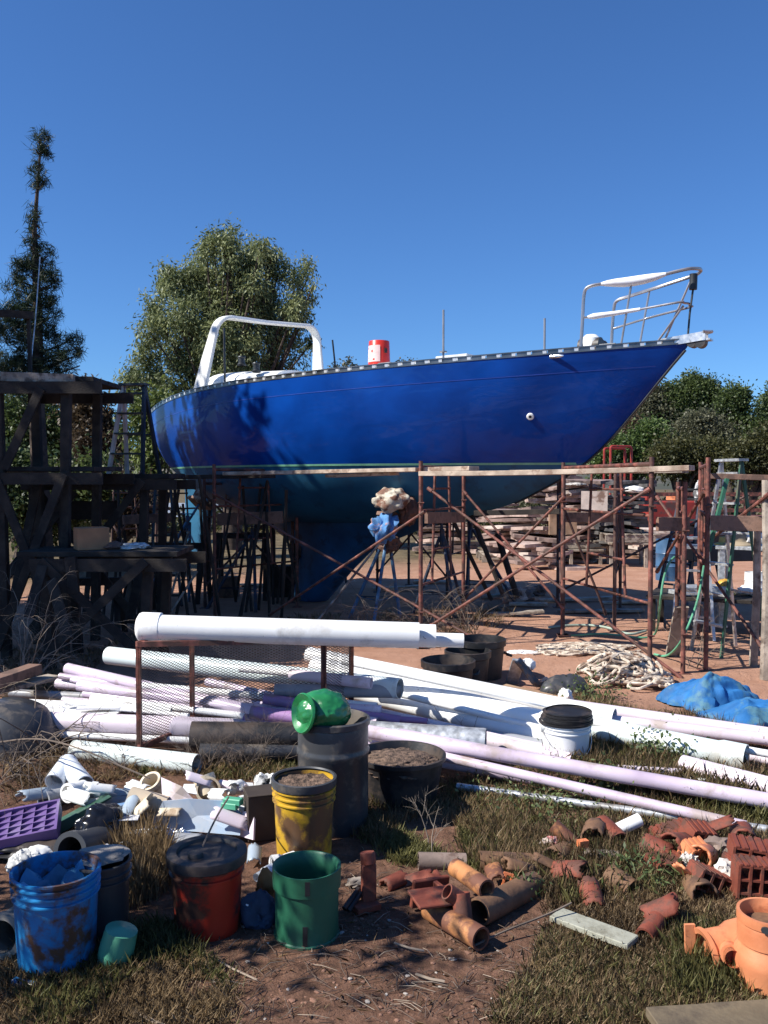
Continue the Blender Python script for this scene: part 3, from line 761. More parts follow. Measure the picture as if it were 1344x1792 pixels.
def stack(c, n, lx, ly, th, mats, label, cat, group, seed, rz=0, jit=.16, z0=0.0):
    rnd = random.Random(seed); protos = []; lx *= KS*1.1; ly *= KS; th *= KS
    z = zk_(z0)
    for k in range(5):
        protos.append(rough_slab(rnd, lx, ly, th))
    meshes = []
    for k in range(n):
        pi = k % 5
        x = c[0]+rnd.uniform(-jit, jit)*lx; y = c[1]+rnd.uniform(-jit, jit)*ly*.5
        if k < 5:
            o = build('slab', protos[pi], mats[k % len(mats)], None, label, cat, group, local=True); meshes.append(o)
        else:
            o = meshes[pi].copy(); COL.objects.link(o)
        o.location = (x, y, z); o.rotation_euler = (rnd.uniform(-.05,.05), rnd.uniform(-.07,.07), rz+rnd.uniform(-.6, .6)); z += th*rnd.uniform(1.0, 1.5)
    return z
KS = 1.35
def at(px, Y): return (A(px, 900, Y*KS).x, Y*KS)
def zk_(z): return max(0, CH-(CH-z)*KS)
gA = 'flat weathered slabs in stacks behind the boat'
def lab(s): return 'rough flat slab in '+s
h1 = stack(at(905,14.0), 12, .95, .7, .045, SLAB, lab('the long low stack left of the far scaffold, under the bow'), 'slab', 'slabs in the low stack under the bow', 1, z0=.55)
stack(at(905,14.2), 5, 1.05, .7, .09, SLAB, lab('the heavy bottom courses of the low stack under the bow'), 'slab', 'bottom slabs of the low stack', 2)
stack(at(1010,13.6), 15, .75, .6, .05, SLAB, lab('the tall pinkish stack seen through the far scaffold'), 'slab', 'slabs in the tall pinkish stack', 3, z0=.78)
stack(at(1015,13.8), 8, .7, .6, .06, SLAB, lab('the lower pile beneath the tall pinkish stack'), 'slab', 'slabs in the lower pinkish pile', 4, z0=.2)
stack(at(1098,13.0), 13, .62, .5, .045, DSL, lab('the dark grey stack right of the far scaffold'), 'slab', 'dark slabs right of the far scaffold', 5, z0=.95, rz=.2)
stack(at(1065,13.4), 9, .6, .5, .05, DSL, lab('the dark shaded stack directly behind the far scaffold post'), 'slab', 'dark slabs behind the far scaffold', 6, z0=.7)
stack(at(870,15.2), 6, 1.1, .6, .04, SLAB, lab('the pale topped stack just under the hull bottom'), 'slab', 'pale slabs close under the hull', 7, z0=1.0)
stack(at(1140,14.5), 8, .55, .5, .05, SLAB, lab('the small stack between the dark stack and the tall bow post'), 'slab', 'slabs in the small stack', 8, z0=.35)
stack(at(960,12.6), 7, .5, .4, .05, SLAB, lab('the collapsed heap in front of the low stack'), 'slab', 'slabs of the collapsed heap', 9, z0=.0, jit=.5)
stack(at(780,15.5), 8, 1.0, .6, .06, SLAB, lab('the brown stack behind the middle scaffold post'), 'slab', 'slabs of the brown stack', 10, z0=.35)
def crate(label, c, size, rz, mt):
    size = (size[0]*KS, size[1]*KS, size[2]*KS); t = thing('pallet', label, 'pallet', (c[0], c[1], max(0, zk_(c[2]))), rz); m = MB()
    for k in range(6): m.box((-size[0]/2+(k+.5)*size[0]/6, 0, size[2]-.012), (size[0]/6*.7, size[1], .02))
    build('top_boards', m, mt, t, local=True); m = MB()
    for k in (-1, 0, 1): m.box((0, k*size[1]*.45, size[2]/2-.015), (size[0], .06, size[2]-.03))
    build('runner', m, mt, t, local=True); return t
crate('wooden pallet carrying the low slab stack under the bow', (*at(905,14.0), .43), (1.2,.9,.12), 0, WOODG)
crate('wooden pallet carrying the tall pinkish slab stack', (*at(1010,13.6), .67), (.9,.8,.12), 0, WOODG)
crate('wooden pallet carrying the dark grey slab stack', (*at(1098,13.0), .80), (.8,.7,.12), 0, WOODG)
def table(name, label, a, b, w, h, mt, th=.04, cat='table'):
    a = V(a); b = V(b); t = thing(name, label, cat, ((a.x+b.x)/2, (a.y+b.y)/2, 0)); a.z = b.z = h-th/2
    m = MB(); m.beam(a, b, w, th); build('table_top', m, mt, t, bevel=.004)
    d = (b-a).normalized(); s_ = V((-d.y, d.x, 0))
    for e, sg in ((a, 1), (b, -1)):
        for q in (-1, 1):
            p = e+d*sg*.06+s_*q*(w/2-.05); m = MB(); m.beam((p.x,p.y,0), (p.x,p.y,h-th), .06, .06, up=V((0,1,0))); build('leg', m, mt, t)
    return t
table('bench', 'low board bench under the tall pinkish slab stack', (*at(985,13.6),0), (*at(1045,13.6),0), 1.2, zk_(.66), WOODG)
table('bench', 'low board bench under the low slab stack', (*at(855,14.0),0), (*at(955,14.0),0), 1.2, .1, WOODG)
table('bench', 'low board bench under the dark grey slab stack', (*at(1062,13.1),0), (*at(1132,13.0),0), .95, zk_(.79), WOODG)
cloth('white_sheet', 'white plastic sheet lying on top of the dark grey slab stack', A(1112,858,17.4), (.34,.27,.11), mat('white_sheet_m', (.72,.70,.66), .6), 21, .5)
cloth('white_sheet', 'small white sheet on the slab stack edge under the hull', A(1005,848,17.9), (.22,.2,.04), mat('grey_sheet_m', (.45,.42,.38), .7), 22, .5)
PLY = mat('plywood', (.42,.27,.16), .8, var=.15, scale=5, dirt=(.25,.15,.09), damt=.3)
m = MB(); m.box(A(985,912,17.2), (.55,.04,.52), rotz(.1)); build('plywood_sheet', m, PLY, None, 'tan plywood sheet leaning between the slab stacks', 'plywood')
m = MB(); m.box(A(1040,880,17.3), (.5,.04,.46), rotz(-.2)); build('plywood_sheet', m, SLAB[2], None, 'pale upright panel behind the far scaffold post', 'plywood')
stack(at(935,13.4), 9, .55, .5, .05, SLAB, lab('the leaning stack between low stack and tall pinkish stack'), 'slab', 'slabs in the leaning stack', 11, z0=.35, jit=.3)
stack(at(965,14.8), 12, .8, .6, .05, SLAB, lab('the high rear stack just under the bow end of the hull'), 'slab', 'slabs in the high rear stack', 12, z0=1.15)
crate('wooden pallet carrying the high rear slab stack', (*at(965,14.8), 1.03), (.9,.7,.12), 0, WOODG)
table('bench', 'low board bench under the high rear slab stack', (*at(930,14.8),0), (*at(1000,14.8),0), 1.1, zk_(1.02), WOODG)
rndp = random.Random(44)
for k, (px, Y, lb_) in enumerate(((700,13.5,'pale board on the dirt behind the white canvas stand'),(760,14.5,'pale board on the dirt behind the middle scaffold post'),(930,11.8,'pale board on the dirt in front of the leaning slab stack'),(1020,12.2,'long pale board on the dirt in front of the tall pinkish stack'),(1110,11.9,'pale board on the dirt in front of the dark slab stack'),(880,12.6,'short board on the dirt before the low slab stack'),(560,14.5,'long pale board on the dirt seen left of the keel front'),(470,14.0,'pale board on the dirt seen between rudder and keel'),(1060,11.2,'grey board in the hull shade under the bow'),(900,10.8,'dark board in the hull shade behind the thorny branches'))):
    c = G(px,900,0) if False else V((A(px,0,Y).x, Y, .03)); a = rndp.uniform(-.25,.25); L = rndp.uniform(.5,1.1); d = V((math.cos(a), math.sin(a), 0))*L/2
    plank('board', lb_, c-d, c+d+V((0,0,rndp.uniform(0,.06))), .14, .03, WOODP if 'pale' in lb_ else WOODG)
for k, (px, Y, r0, lb_) in enumerate(((905,12.2,.13,'rough pale rock in front of the low slab stack'),(925,12.4,.10,'smaller pale rock beside the rough rock at the low slab stack'),(890,12.9,.12,'brown rock at the foot of the low slab stack'),(948,12.9,.09,'brown rock right of the two pale rocks'))):
    m = MB(); m.ico((A(px,0,Y).x, Y, r0*.7), (r0*1.2,r0,r0), 3, .3, 2.2, k+60); build('rock', m, SLAB[k % 3], None, lb_, 'rock')
# ================================================================== TRACTOR AND TRAILER BEHIND
TRED = mat('tractor_red', (.32,.035,.025), .5, var=.15, dirt=(.12,.06,.05), damt=.35)
tp = A(1118, 880, 20.8)
t = thing('tractor', 'small red tractor with a red roll bar, half hidden behind the slab stacks', 'tractor', (tp.x, tp.y, 0), .15)
m = MB(); m.box((.7,0,.95), (1.2,.55,.55)); m.box((-.2,0,.75), (.9,.5,.35)); m.box((.1,0,1.4), (.1,.5,.35)); build('body', m, TRED, t, local=True, bevel=.03)
build('roll_bar', uhoop('', (-.75,-.1,0), (-.15,.1,0), .8, 2.50, None, .03), TRED, t, local=True)
build('roll_bar', uhoop('', (-.8,.15,0), (-.2,.35,0), .8, 2.46, None, .03), TRED, t, local=True)
for x, r0 in ((-.45,.5),(1.05,.32)):
    for y in (-.48,.48):
        m = MB(); m.tube([(x,y-.1,r0),(x,y+.1,r0)], r0, 20); wh = build('wheel', m, BLKP, t, local=True)
        m = MB(); m.tube([(x,y-.11,r0),(x,y+.11,r0)], r0*.45, 14); build('rim', m, TRED, wh, local=True)
m = MB(); m.box((-.45,0,1.0), (.4,.42,.1)); m.box((-.62,0,1.2), (.08,.42,.35)); build('seat', m, BLKP, t, local=True, bevel=.02)
tp = A(1275, 860, 22)
t = thing('trailer', 'long dark red stake sided trailer parked behind the yard', 'trailer', (tp.x, tp.y, 0), .05)
m = MB(); m.box((0,0,.75), (4.6,1.8,.14)); build('bed', m, RUST, t, local=True)
m = MB()
for k in range(9): m.box((-2.2+k*.55,-.9,1.12), (.06,.04,.62))
for z in (1.0,1.2,1.38): m.box((0,-.925,z), (4.5,.02,.09))
build('side_rail', m, RUST, t, local=True)
for x in (-.6,.5):
    for y in (-.8,.8):
        m = MB(); m.tube([(x,y-.1,.36),(x,y+.1,.36)], .36, 18); build('wheel', m, BLKP, t, local=True)
DRK = A(1175,868,20)
def drum(name, label, c, r, h, mt, cat='drum', tilt=None):
    t = thing(name, label, cat, c); m = MB(); m.lathe([(0,.01),(r,0),(r,.01),(r,h*.33),(r*1.03,h*.35),(r,h*.37),(r,h*.64),(r*1.03,h*.66),(r,h*.68),(r,h),(r*.96,h),(r*.95,h-.02),(0,h-.02)], 24)
    build('drum_body', m, mt, t, local=True)
    m = MB(); m.tube([(r*.4,0,h-.02),(r*.4,0,h)], .03, 10); build('bung', m, DARKM, t, local=True); return t
ORG = mat('orange_plastic', (.66,.17,.06), .5, var=.12, scale=5, c2=(.72,.24,.10), dirt=(.34,.10,.045), damt=.3, dscale=5)
drum('drum', 'small orange red drum on the dark red trailer', (A(1190,0,21.8).x, 21.8, .82), .2, .5, ORG)
cloth('white_bag', 'white bag with dark folds standing by the dark red trailer', A(1226,862,19.5)-V((0,0,.0)), (.16,.14,.3), mat('white_bag_m', (.7,.7,.68), .6, dirt=(.1,.1,.1), damt=.5, dscale=6), 31, 1, cat='bag')
drum('drum', 'blue plastic drum standing behind the tall bow post', (A(1174,965,13.4).x, 13.4, .18), .22, .62, mat('blue_drum', (.06,.13,.24), .4))
# ================================================================== RIGHT HAND SIDE: LADDERS, TABLE
def stepladder(name, label, base_c, ax, w, depth, h, mts, rungs=5, taper=.65, z0=0.0, railw=.03, lean=0):
    """ax: unit vector along the rungs; depth direction is perpendicular"""
    t = thing(name, label, 'ladder', (base_c[0], base_c[1], z0)); ax = V((ax[0], ax[1], 0)).normalized(); dp = V((-ax.y, ax.x, 0)); up = V((0,0,1))
    def rail(sg, dsg): return (ax*sg*w/2+dp*dsg*depth/2, ax*sg*w/2*taper+dp*lean+up*h)
    for dsg, nm in ((-1, 'front_rails'), (1, 'rear_rails')):
        for sg in (-1, 1):
            a, b = rail(sg, dsg); m = MB(); m.beam(a, b, railw, railw*1.5, up=dp); build('rail', m, mts[0 if sg < 0 else 1], t, local=True)
    for k in range(rungs):
        u = (k+1)/(rungs+.4); a = rail(-1,-1); b = rail(1,-1)
        p = a[0].lerp(a[1], u); q = b[0].lerp(b[1], u); m = MB(); m.beam(p, q, .07, .02); build('rung', m, mts[2], t, local=True)
    for k in (1, 3):
        u = (k+1)/(rungs+.4); a = rail(-1,1); b = rail(1,1); m = MB(); m.beam(a[0].lerp(a[1], u), b[0].lerp(b[1], u), .02, .02); build('spreader', m, mts[2], t, local=True)
    m = MB(); m.box(dp*lean+up*(h+.01), (w*taper+.06, .12, .025), rotz(math.atan2(ax.y, ax.x))); build('top_cap', m, mts[2], t, local=True)
    return t
GRN = mat('green_fibreglass', (.035,.13,.08), .5, var=.15, dirt=(.1,.1,.07), damt=.3)
stepladder('stepladder', 'tall aluminium stepladder with green upper rails on the right edge', (A(1290,0,8.6).x, 8.6), (.35,-.94), .42, .55, 1.86, (ALU, GRN, GALV), 6, railw=.02)
stepladder('stepladder', 'grey aluminium stepladder behind the right hand scaffold posts', (A(1225,0,9.5).x, 9.5), (.9,-.3), .42, .5, 1.05, (ALU, ALU, ALU), 4)
stepladder('stepladder', 'dark blue stepladder standing behind the roll of hose on the right', (A(1220,0,12).x, 12), (.5,-.8), .5, .8, 1.55, (NAVY, NAVY, DARKM), 5)
m = MB(); m.beam(A(1272,838,8.0), A(1240,965,7.9), .03, .04, up=V((0,1,0))); build('pole', m, GRN, None, 'green pole leaning against the right hand scaffold', 'pole')
for lb_, a_, b_, r0 in (('grey weathered post standing at the right edge of the yard', (1342,840,7.4), (1340,1165,7.4), .05), ('dark weathered post just left of the grey post at the right edge', (1325,905,7.9), (1318,1165,7.9), .04)):
    p = A(*a_); q = A(*b_); q.z = 0; m = MB(); m.tube([q, q.lerp(p,.5)+V((.015,0,0)), p], [r0, r0*.9, r0*.85], 8); build('wooden_post', m, WOODG, None, lb_, 'post')
m = MB(); m.beam(G(1176,1150,.0), A(1193,1062,8.1), .13, .025, up=V((0,1,0))); build('board', m, WOODG, None, 'wide grey board leaning upright between the right hand posts', 'board')
tt = table('work_table', 'cluttered low work table with a dark top behind the right hand ladder', (A(1150,0,10.2).x,10.2,0), (A(1395,0,9.6).x,9.6,0), .8, .40, WOODD)
t = table('work_table', 'grey topped work table at shoulder height at the right edge', (A(1272,0,10.4).x,10.4,0), (A(1370,0,10.1).x,10.1,0), .6, .93, GALV)
YEL = mat('yellow_plastic', (.62,.36,.03), .4, var=.15, scale=6, dirt=(.25,.13,.05), damt=.35, dscale=5)
def topat(px, py, Y, z): p = A(px, py, Y); return V((p.x, p.y, z))
m = MB(); m.lathe([(.11,0),(.12,.01),(.1,.04),(.085,.13),(.05,.17),(0,.18)], 20, topat(1268,1030,9.9,.40)); build('hard_hat', m, YEL, None, 'yellow hard hat lying on the low cluttered table', 'hat')
m = MB(); m.lathe([(.14,0),(.14,.012),(.09,.03),(.08,.09),(0,.10)], 20, topat(1272,930,10.3,.93)); build('straw_hat', m, mat('straw', (.5,.38,.12), .8), None, 'yellow brimmed hat on the grey topped work table', 'hat')
m = MB(); m.lathe([(.18,0),(.18,.01),(.12,.05),(.10,.14),(0,.16)], 20, topat(1292,930,10.2,.93)); build('sun_hat', m, mat('tan_straw', (.30,.24,.16), .8), None, 'wide tan hat on the grey topped work table', 'hat')
cloth('white_cloth', 'bright white crumpled cloth on the grey topped work table', topat(1320,940,10.2,1.0), (.16,.12,.1), PVC, 41, .6)
cloth('white_cloth', 'white rag at the right end of the low cluttered table', topat(1310,1045,9.8,.45), (.14,.1,.07), PVC, 42, .5)
drum('drum', 'white pail under the edge of the grey topped table', (A(1330,0,10).x, 9.9, .40), .12, .25, WHTPL)
m = MB(); m.box(topat(1225,1045,9.9,.45), (.5,.3,.1), rotz(.1)); m.box(topat(1190,1050,9.9,.43), (.2,.2,.05), rotz(.4)); build('tool_tray', m, GALV, None, 'grey metal tool tray on the low cluttered table', 'tray', bevel=.006)
m = MB(); m.box(topat(1250,1000,11.5,.75), (.8,.5,.2), rotz(.1)); build('metal_box', m, DARKM, None, 'dark metal box under the grey topped work table', 'box', bevel=.01)
m = MB(); m.box((A(1208,955,9.6)), (.30,.2,.02)); build('metal_tray', m, ALU, None, 'pale tray propped on the grey stepladder', 'tray', bevel=.003)
def hose(name, label, pts, r, mt, cat='hose', n=8, it=3):
    m = MB(); m.tube(smooth_pts([V(p) for p in pts], it), r, n); return build(name, m, mt, None, label, cat)
HG = mat('green_hose', (.10,.33,.20), .5, var=.2)
hose('garden_hose', 'green garden hose hanging down the scaffold and lying across the dirt', [A(1180,975,8.4), A(1170,985,8.2), A(1160,1015,8.1), A(1155,1060,8.0), G(1150,1110,.02), G(1130,1118,.02), G(1060,1108,.02), G(1000,1112,.02)], .011, HG)
hose('garden_hose', 'green garden hose looping low between the right hand posts', [A(1232,990,7.9), A(1222,1050,7.8), A(1205,1095,7.7), A(1190,1128,7.6), G(1168,1150,.02), G(1145,1145,.015)], .011, HG)
hose('garden_hose', 'pale green hose lying in a long line on the dirt behind the rope', [G(960,1098,.02), G(1010,1093,.02), G(1060,1096,.02), G(1100,1112,.02), G(1130,1104,.02)], .014, mat('pale_hose', (.32,.40,.33), .6))
# ================================================================== ROPES, TARP, BINS
ROPE = mat('pale_rope', (.60,.51,.41), .85, var=.2, scale=20, dirt=(.22,.15,.11), damt=.4, dscale=12, bump=.5, bscale=200)
def ropepile(label, c, rx, ry, h, loops, r, seed, loose=True):
    rnd = random.Random(seed); pts = []
    for k in range(loops*9):
        a = k*2*math.pi/9*(1+.1*rnd.uniform(-1,1)); q = rnd.uniform(.25, 1)
        if k % 9 == 0: ox, oy, lr = rnd.uniform(-.6,.6), rnd.uniform(-.55,.55), rnd.uniform(.18,.45)
        x = c[0]+rx*(ox+lr*math.cos(a)+rnd.uniform(-.02,.02)); y = c[1]+ry*(oy+lr*math.sin(a)*1.1)
        e = max(0, 1-((x-c[0])/rx)**2*.8-((y-c[1])/ry)**2*.8)
        z = max(r, h*e*(.45+.35*((k//9)/loops)+.2*math.sin(k*.9))+r)
        pts.append(V((x, y, z)))
    m = MB(); m.tube(smooth_pts(pts, 2), r, 6); return build('rope', m, ROPE, None, label, 'rope')
c_ = G(1030,1140); ropepile('flat loose coil of pale rope on the orange dirt behind', c_, .62, .42, .05, 44, .0085, 3)
c_ = G(1090,1195); ropepile('high tangled heap of thick pale rope left of the blue tarp', c_, .44, .28, .27, 40, .0125, 8)
c_ = G(1130,1205); ropepile('low end of loose pale rope between the rope heap and the blue tarp', c_, .32, .22, .1, 9, .012, 18)
TARP = mat('blue_tarp', (.015,.125,.33), .7, var=.18, scale=6, dirt=(.08,.20,.27), damt=.38, dscale=5, bump=.2, bscale=150)
def sheet_heap(name, label, c, rx, ry, h, mt, seed, cat):
    nr, na = 46, 120; vs = []
    for i in range(nr+1):
        for j in range(na):
            a = 2*math.pi*j/na; q = i/nr; e = 1+.22*noise.noise(V((math.cos(a)*1.4, math.sin(a)*1.4, seed)))*2+.10*folds(V((math.cos(a)*2, math.sin(a)*2, 0)), seed, 2)
            x = rx*q*e*math.cos(a); y = ry*q*e*math.sin(a); p = V((x*4, y*4, .3))
            f1 = folds(V((p.x*.35, p.y*.8, 0)), seed, 1.6, 6); f2 = folds(V((p.x*.7, p.y*1.5, 0)), seed+3, 2.6, 7)
            z = h*(1-q**1.8)*(.62+.46*f1)+h*.17*f2*(1-.5*q)+h*.08
            vs.append(V((c[0]+x+.03*f2, c[1]+y+.03*f1, max(.008+.012*(f2+1), z) if q < 1 else .004)))
    m = MB(); m.add(vs, [(i*na+j, (i+1)*na+j, (i+1)*na+(j+1) % na, i*na+(j+1) % na) for i in range(nr) for j in range(na)], 0, True)
    return build(name, m, mt, None, label, cat)
sheet_heap('blue_tarp', 'crumpled bright blue tarp heaped on the dirt near the right edge', G(1243,1232), .33, .28, .34, TARP, 51, 'tarp')
sheet_heap('blue_tarp', 'low trailing end of the crumpled blue tarp running to the right edge', G(1318,1258), .34, .22, .22, TARP, 57, 'tarp')
def bin_(label, c, r, h, rz=0, z0=0):
    t = thing('trash_bin', label, 'bin', (c[0], c[1], z0), rz); m = MB()
    m.lathe([(0,.01),(r*.84,0),(r*.86,.02),(r*.97,h-.06),(r*1.0,h-.055),(r*1.05,h-.05),(r*1.06,h),(r*1.0,h+.004),(r*.98,h-.03),(r*.84,.03),(0,.03)], 32, wob=.01)
    build('bin_body', m, BLKP, t, local=True)
    for sg in (-1, 1):
        m = MB(); m.tube(smooth_pts([V((sg*r*1.0,-.08,h-.13)), V((sg*(r+.06),-.07,h-.15)), V((sg*(r+.06),.07,h-.15)), V((sg*r*1.0,.08,h-.13))],2), .012, 6); build('handle', m, BLKP, t, local=True)
    return t
bin_('front left round black open bin behind the white pipes', (A(787,0,6.75).x, 6.75), .20, .295, .9)
bin_('middle round black bin between two other black bins', (A(822,0,7.12).x, 7.12), .18, .30, 1.5)
bin_('right hand and tallest round black bin beside the end of the racked pipe', (A(846,0,7.42).x, 7.42), .20, .34, .3)
# things behind the pipes right of the bins
m = MB(); m.tube(smooth_pts([A(905,1155,7.0), A(925,1180,7.0), A(940,1205,7.0), A(962,1195,7.05)],2), [.035]*5+[.03]*6, 8) if False else m.tube(smooth_pts([A(906,1155,7.0), A(925,1178,7.0), A(940,1200,7.0), A(958,1190,7.05)],2), .03, 8)
build('bent_pipe', m, NAVY, None, 'dark bent pipe sticking up between black bins and rope', 'pipe')
m = MB(); m.beam(G(895,1195,.02), A(908,1155,7.0), .1, .02, up=V((0,1,0))); build('board', m, GALV, None, 'short pale grey board standing beside the dark bent pipe', 'board')
cloth('dark_bag', 'dark grey rounded bag lying left of the rope heap', G(985,1212), (.17,.14,.14), GRYPL, 61, .5, cat='bag', amp=.05)
m = MB(); m.box(G(955,1222,.05), (.75,.32,.012), Matrix.Rotation(.12,3,'Y') @ rotz(-.5)); build('plywood_sheet', m, PLY, None, 'flat tan plywood offcut lying behind the white pipes', 'plywood', bevel=.002)
cloth('white_rag', 'small white rag on the dirt left of the flat rope coil', G(912,1143), (.15,.06,.03), PVC, 63, .5)
cloth('white_rag', 'white crumpled paper beside the dark bent pipe', A(925,1162,7.1), (.06,.05,.05), PVC, 64, 1)
cloth('white_cup', 'white pot lying just left of the green weeds by the rope heap', G(990,1222,.04), (.06,.05,.07), WHTPL, 65, 1, cat='pot')
# ================================================================== DARK LEFT TOWER
def tower(label, X0, X1, Y0, Y1, levels, mt, cat='platform', name='timber_platform', brace=True):
    t = thing(name, label, cat, ((X0+X1)/2, (Y0+Y1)/2, 0)); H = levels[-1]
    for x in (X0, X1):
        for y in (Y0, Y1):
            m = MB(); m.beam((x+.05*(1 if x == X0 else -1), y, 0), (x, y, H-.06), .085, .08, up=V((0,1,0))); build('post', m, mt, t, bevel=.005)
    for z in levels:
        m = MB(); k = 4
        for i in range(k):
            y = Y0+(Y1-Y0)*(i+.5)/k; m.beam((X0-.25, y, z), (X1+.25, y, z+.004*i), (Y1-Y0)/k*.92, .045)
        build('deck_boards', m, mt, t, bevel=.003)
        m = MB()
        for y in (Y0-.07, Y1+.07): m = MB(); m.beam((X0-.1, y, z-.09), (X1+.35, y, z-.09), .035, .11); build('rail_board', m, mt, t)
    if brace:
        m = MB(); m.beam((X0, Y0-.11, .1), (X1, Y0-.11, levels[0]-.05), .03, .08); m.beam((X1, Y0-.11, .1), (X0, Y0-.09, levels[0]-.05), .03, .08)
        if len(levels) > 1: m.beam((X0+.1, Y0-.11, levels[0]), (X1-.2, Y0-.11, H-.1), .03, .08)
        build('brace', m, mt, t)
    return t
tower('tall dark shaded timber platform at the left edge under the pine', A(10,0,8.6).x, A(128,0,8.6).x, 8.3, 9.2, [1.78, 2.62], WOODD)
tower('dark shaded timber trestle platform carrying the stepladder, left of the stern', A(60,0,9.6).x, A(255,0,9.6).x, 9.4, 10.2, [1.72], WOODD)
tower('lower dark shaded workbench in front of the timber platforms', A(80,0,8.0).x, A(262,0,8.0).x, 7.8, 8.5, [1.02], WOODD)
plank('plank', 'thick weathered slab plank lying on top of the tall dark platform', A(20,664,8.5), A(144,668,8.5), .5, .085, WOODG)
m = MB(); m.beam(A(-40,545,8.7), A(58,552,8.7), .03, .07); m.beam(A(50,545,8.75), A(53,655,8.75), .03, .04, up=V((0,1,0))); build('hand_rail', m, WOODD, None, 'weathered hand rail above the tall dark platform', 'rail')
stepladder('stepladder', 'dark stepladder with one pale sunlit rail, standing on the platform left of the stern', (A(228,0,9.85).x, 9.85), (.97,-.2), .40, .42, .98, (mat('sunlit_rail_tone', (.62,.5,.42), .5), DARKM, DARKM), 4, taper=.62, z0=1.745, railw=.032)  # sun on the left rails is put in as a paler rail colour
m = MB(); m.box(A(160,942,8.1), (.28,.22,.2), rotz(.5)); o = build('cardboard_box', m, mat('cardboard', (.40,.20,.10), .85, var=.12), None, 'small tan cardboard box standing on the dark workbench', 'box', bevel=.004)
m = MB(); m.box(A(172,946,8.3), (.15,.2,.17), rotz(.1)); build('box', m, GALV, None, 'grey box beside the cardboard box on the dark workbench', 'box', bevel=.004)
cloth('white_rag', 'pale rag lying at the right end of the dark workbench', V((A(222,0,8.1).x, 8.1, 1.06)), (.13,.1,.04), GALV, 71, .5)
cloth('brown_rag', 'brown rag beside the pale rag on the dark workbench', V((A(197,0,8.1).x, 8.1, 1.06)), (.1,.09,.05), CHOC, 72, .5)
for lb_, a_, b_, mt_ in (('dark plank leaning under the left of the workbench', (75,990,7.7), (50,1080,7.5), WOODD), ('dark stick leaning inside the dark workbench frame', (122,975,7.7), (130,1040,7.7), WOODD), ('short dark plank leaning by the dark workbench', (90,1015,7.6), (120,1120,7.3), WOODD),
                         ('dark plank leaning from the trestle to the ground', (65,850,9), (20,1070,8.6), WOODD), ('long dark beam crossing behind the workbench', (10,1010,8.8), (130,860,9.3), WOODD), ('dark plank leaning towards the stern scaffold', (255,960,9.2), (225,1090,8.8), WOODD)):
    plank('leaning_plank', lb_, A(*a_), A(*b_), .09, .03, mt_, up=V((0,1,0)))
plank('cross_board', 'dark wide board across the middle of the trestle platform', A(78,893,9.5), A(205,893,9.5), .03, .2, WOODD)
m = MB(); m.tube([A(70,450,9.4), A(62,560,9.2), A(52,655,9.0)], .006, 6); build('aerial_rod', m, GALV, None, 'thin pale rod standing upright in front of the pine', 'rod')
m = MB()
for a_, b_ in (((272,850,12.4),(262,1060,11.4)), ((298,850,12.4),(318,1060,11.4))): m.beam(A(*a_), A(*b_), .03, .05, up=V((0,1,0)))
for u in range(6):
    k = u/6+.08; m.beam(A(272-10*k,850+210*k,12.4-k), A(298+20*k,850+210*k,12.4-k), .03, .03)
build('ladder', m, DARKM, None, 'dark wooden ladder leaning against the stern scaffold', 'ladder')
# dark poles and struts in the shaded part between stern and keel
k_ = 0
for a_, b_, r0, lb_ in (((425,850,11),(440,1070,10.8),.018,'thin dark upright pole between rudder and keel stand'), ((405,880,10.9),(375,1060,10.6),.016,'thin dark pole leaning left in front of the rudder'), ((500,930,11.5),(525,1050,11.2),.018,'thin dark pole leaning against the back of the keel'),
                        ((545,1100,9.6),(665,950,10.4),.014,'pale thin pole leaning up beside the keel front'), ((330,930,11.2),(300,1040,10.8),.016,'thin pole with pale end leaning at the rudder'), ((345,1000,10.6),(300,1070,10.2),.013,'pale stick lying aslant under the stern'),
                        ((825,900,10.9),(880,1040,10.8),.03,'thick dark timber prop under the bow side of the hull'), ((790,905,10.9),(860,1050,11.2),.026,'dark timber prop crossing behind the middle scaffold'), ((870,935,11.5),(905,1045,11.2),.04,'wide dark timber prop left of the low slab stack')):
    m = MB(); m.tube([A(*a_), A(*b_)], r0, 8); build('pole', m, WOODG if 'pale' in lb_ else WOODD, None, lb_, 'pole')
rc = random.Random(17)
proto = None
for k in range(34):
    px = rc.uniform(150, 515); Y = rc.uniform(10.2, 13.2); x = A(px,0,Y).x; h = rc.choice((1.0,1.35,1.6,1.75)); rx_ = rc.uniform(-.28,.28); ry_ = rc.uniform(-.2,.2)
    if proto is None:
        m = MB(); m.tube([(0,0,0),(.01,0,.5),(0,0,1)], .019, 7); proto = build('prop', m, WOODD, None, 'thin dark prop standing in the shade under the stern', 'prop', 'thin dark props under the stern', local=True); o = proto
    else: o = proto.copy(); COL.objects.link(o)
    z_ = 0 if px < 290 else (1 if px < 400 else 2); o['label'] = ('thin dark prop in the shade between timber platform and rudder', 'thin dark prop in the shade around the rudder', 'thin dark prop in the shade between rudder and keel')[z_]; o['group'] = ('props left of the rudder', 'props around the rudder', 'props between rudder and keel')[z_]
    o.location = (x, Y, 0); o.scale = (1, 1, h); o.rotation_euler = (rx_, ry_, 0)
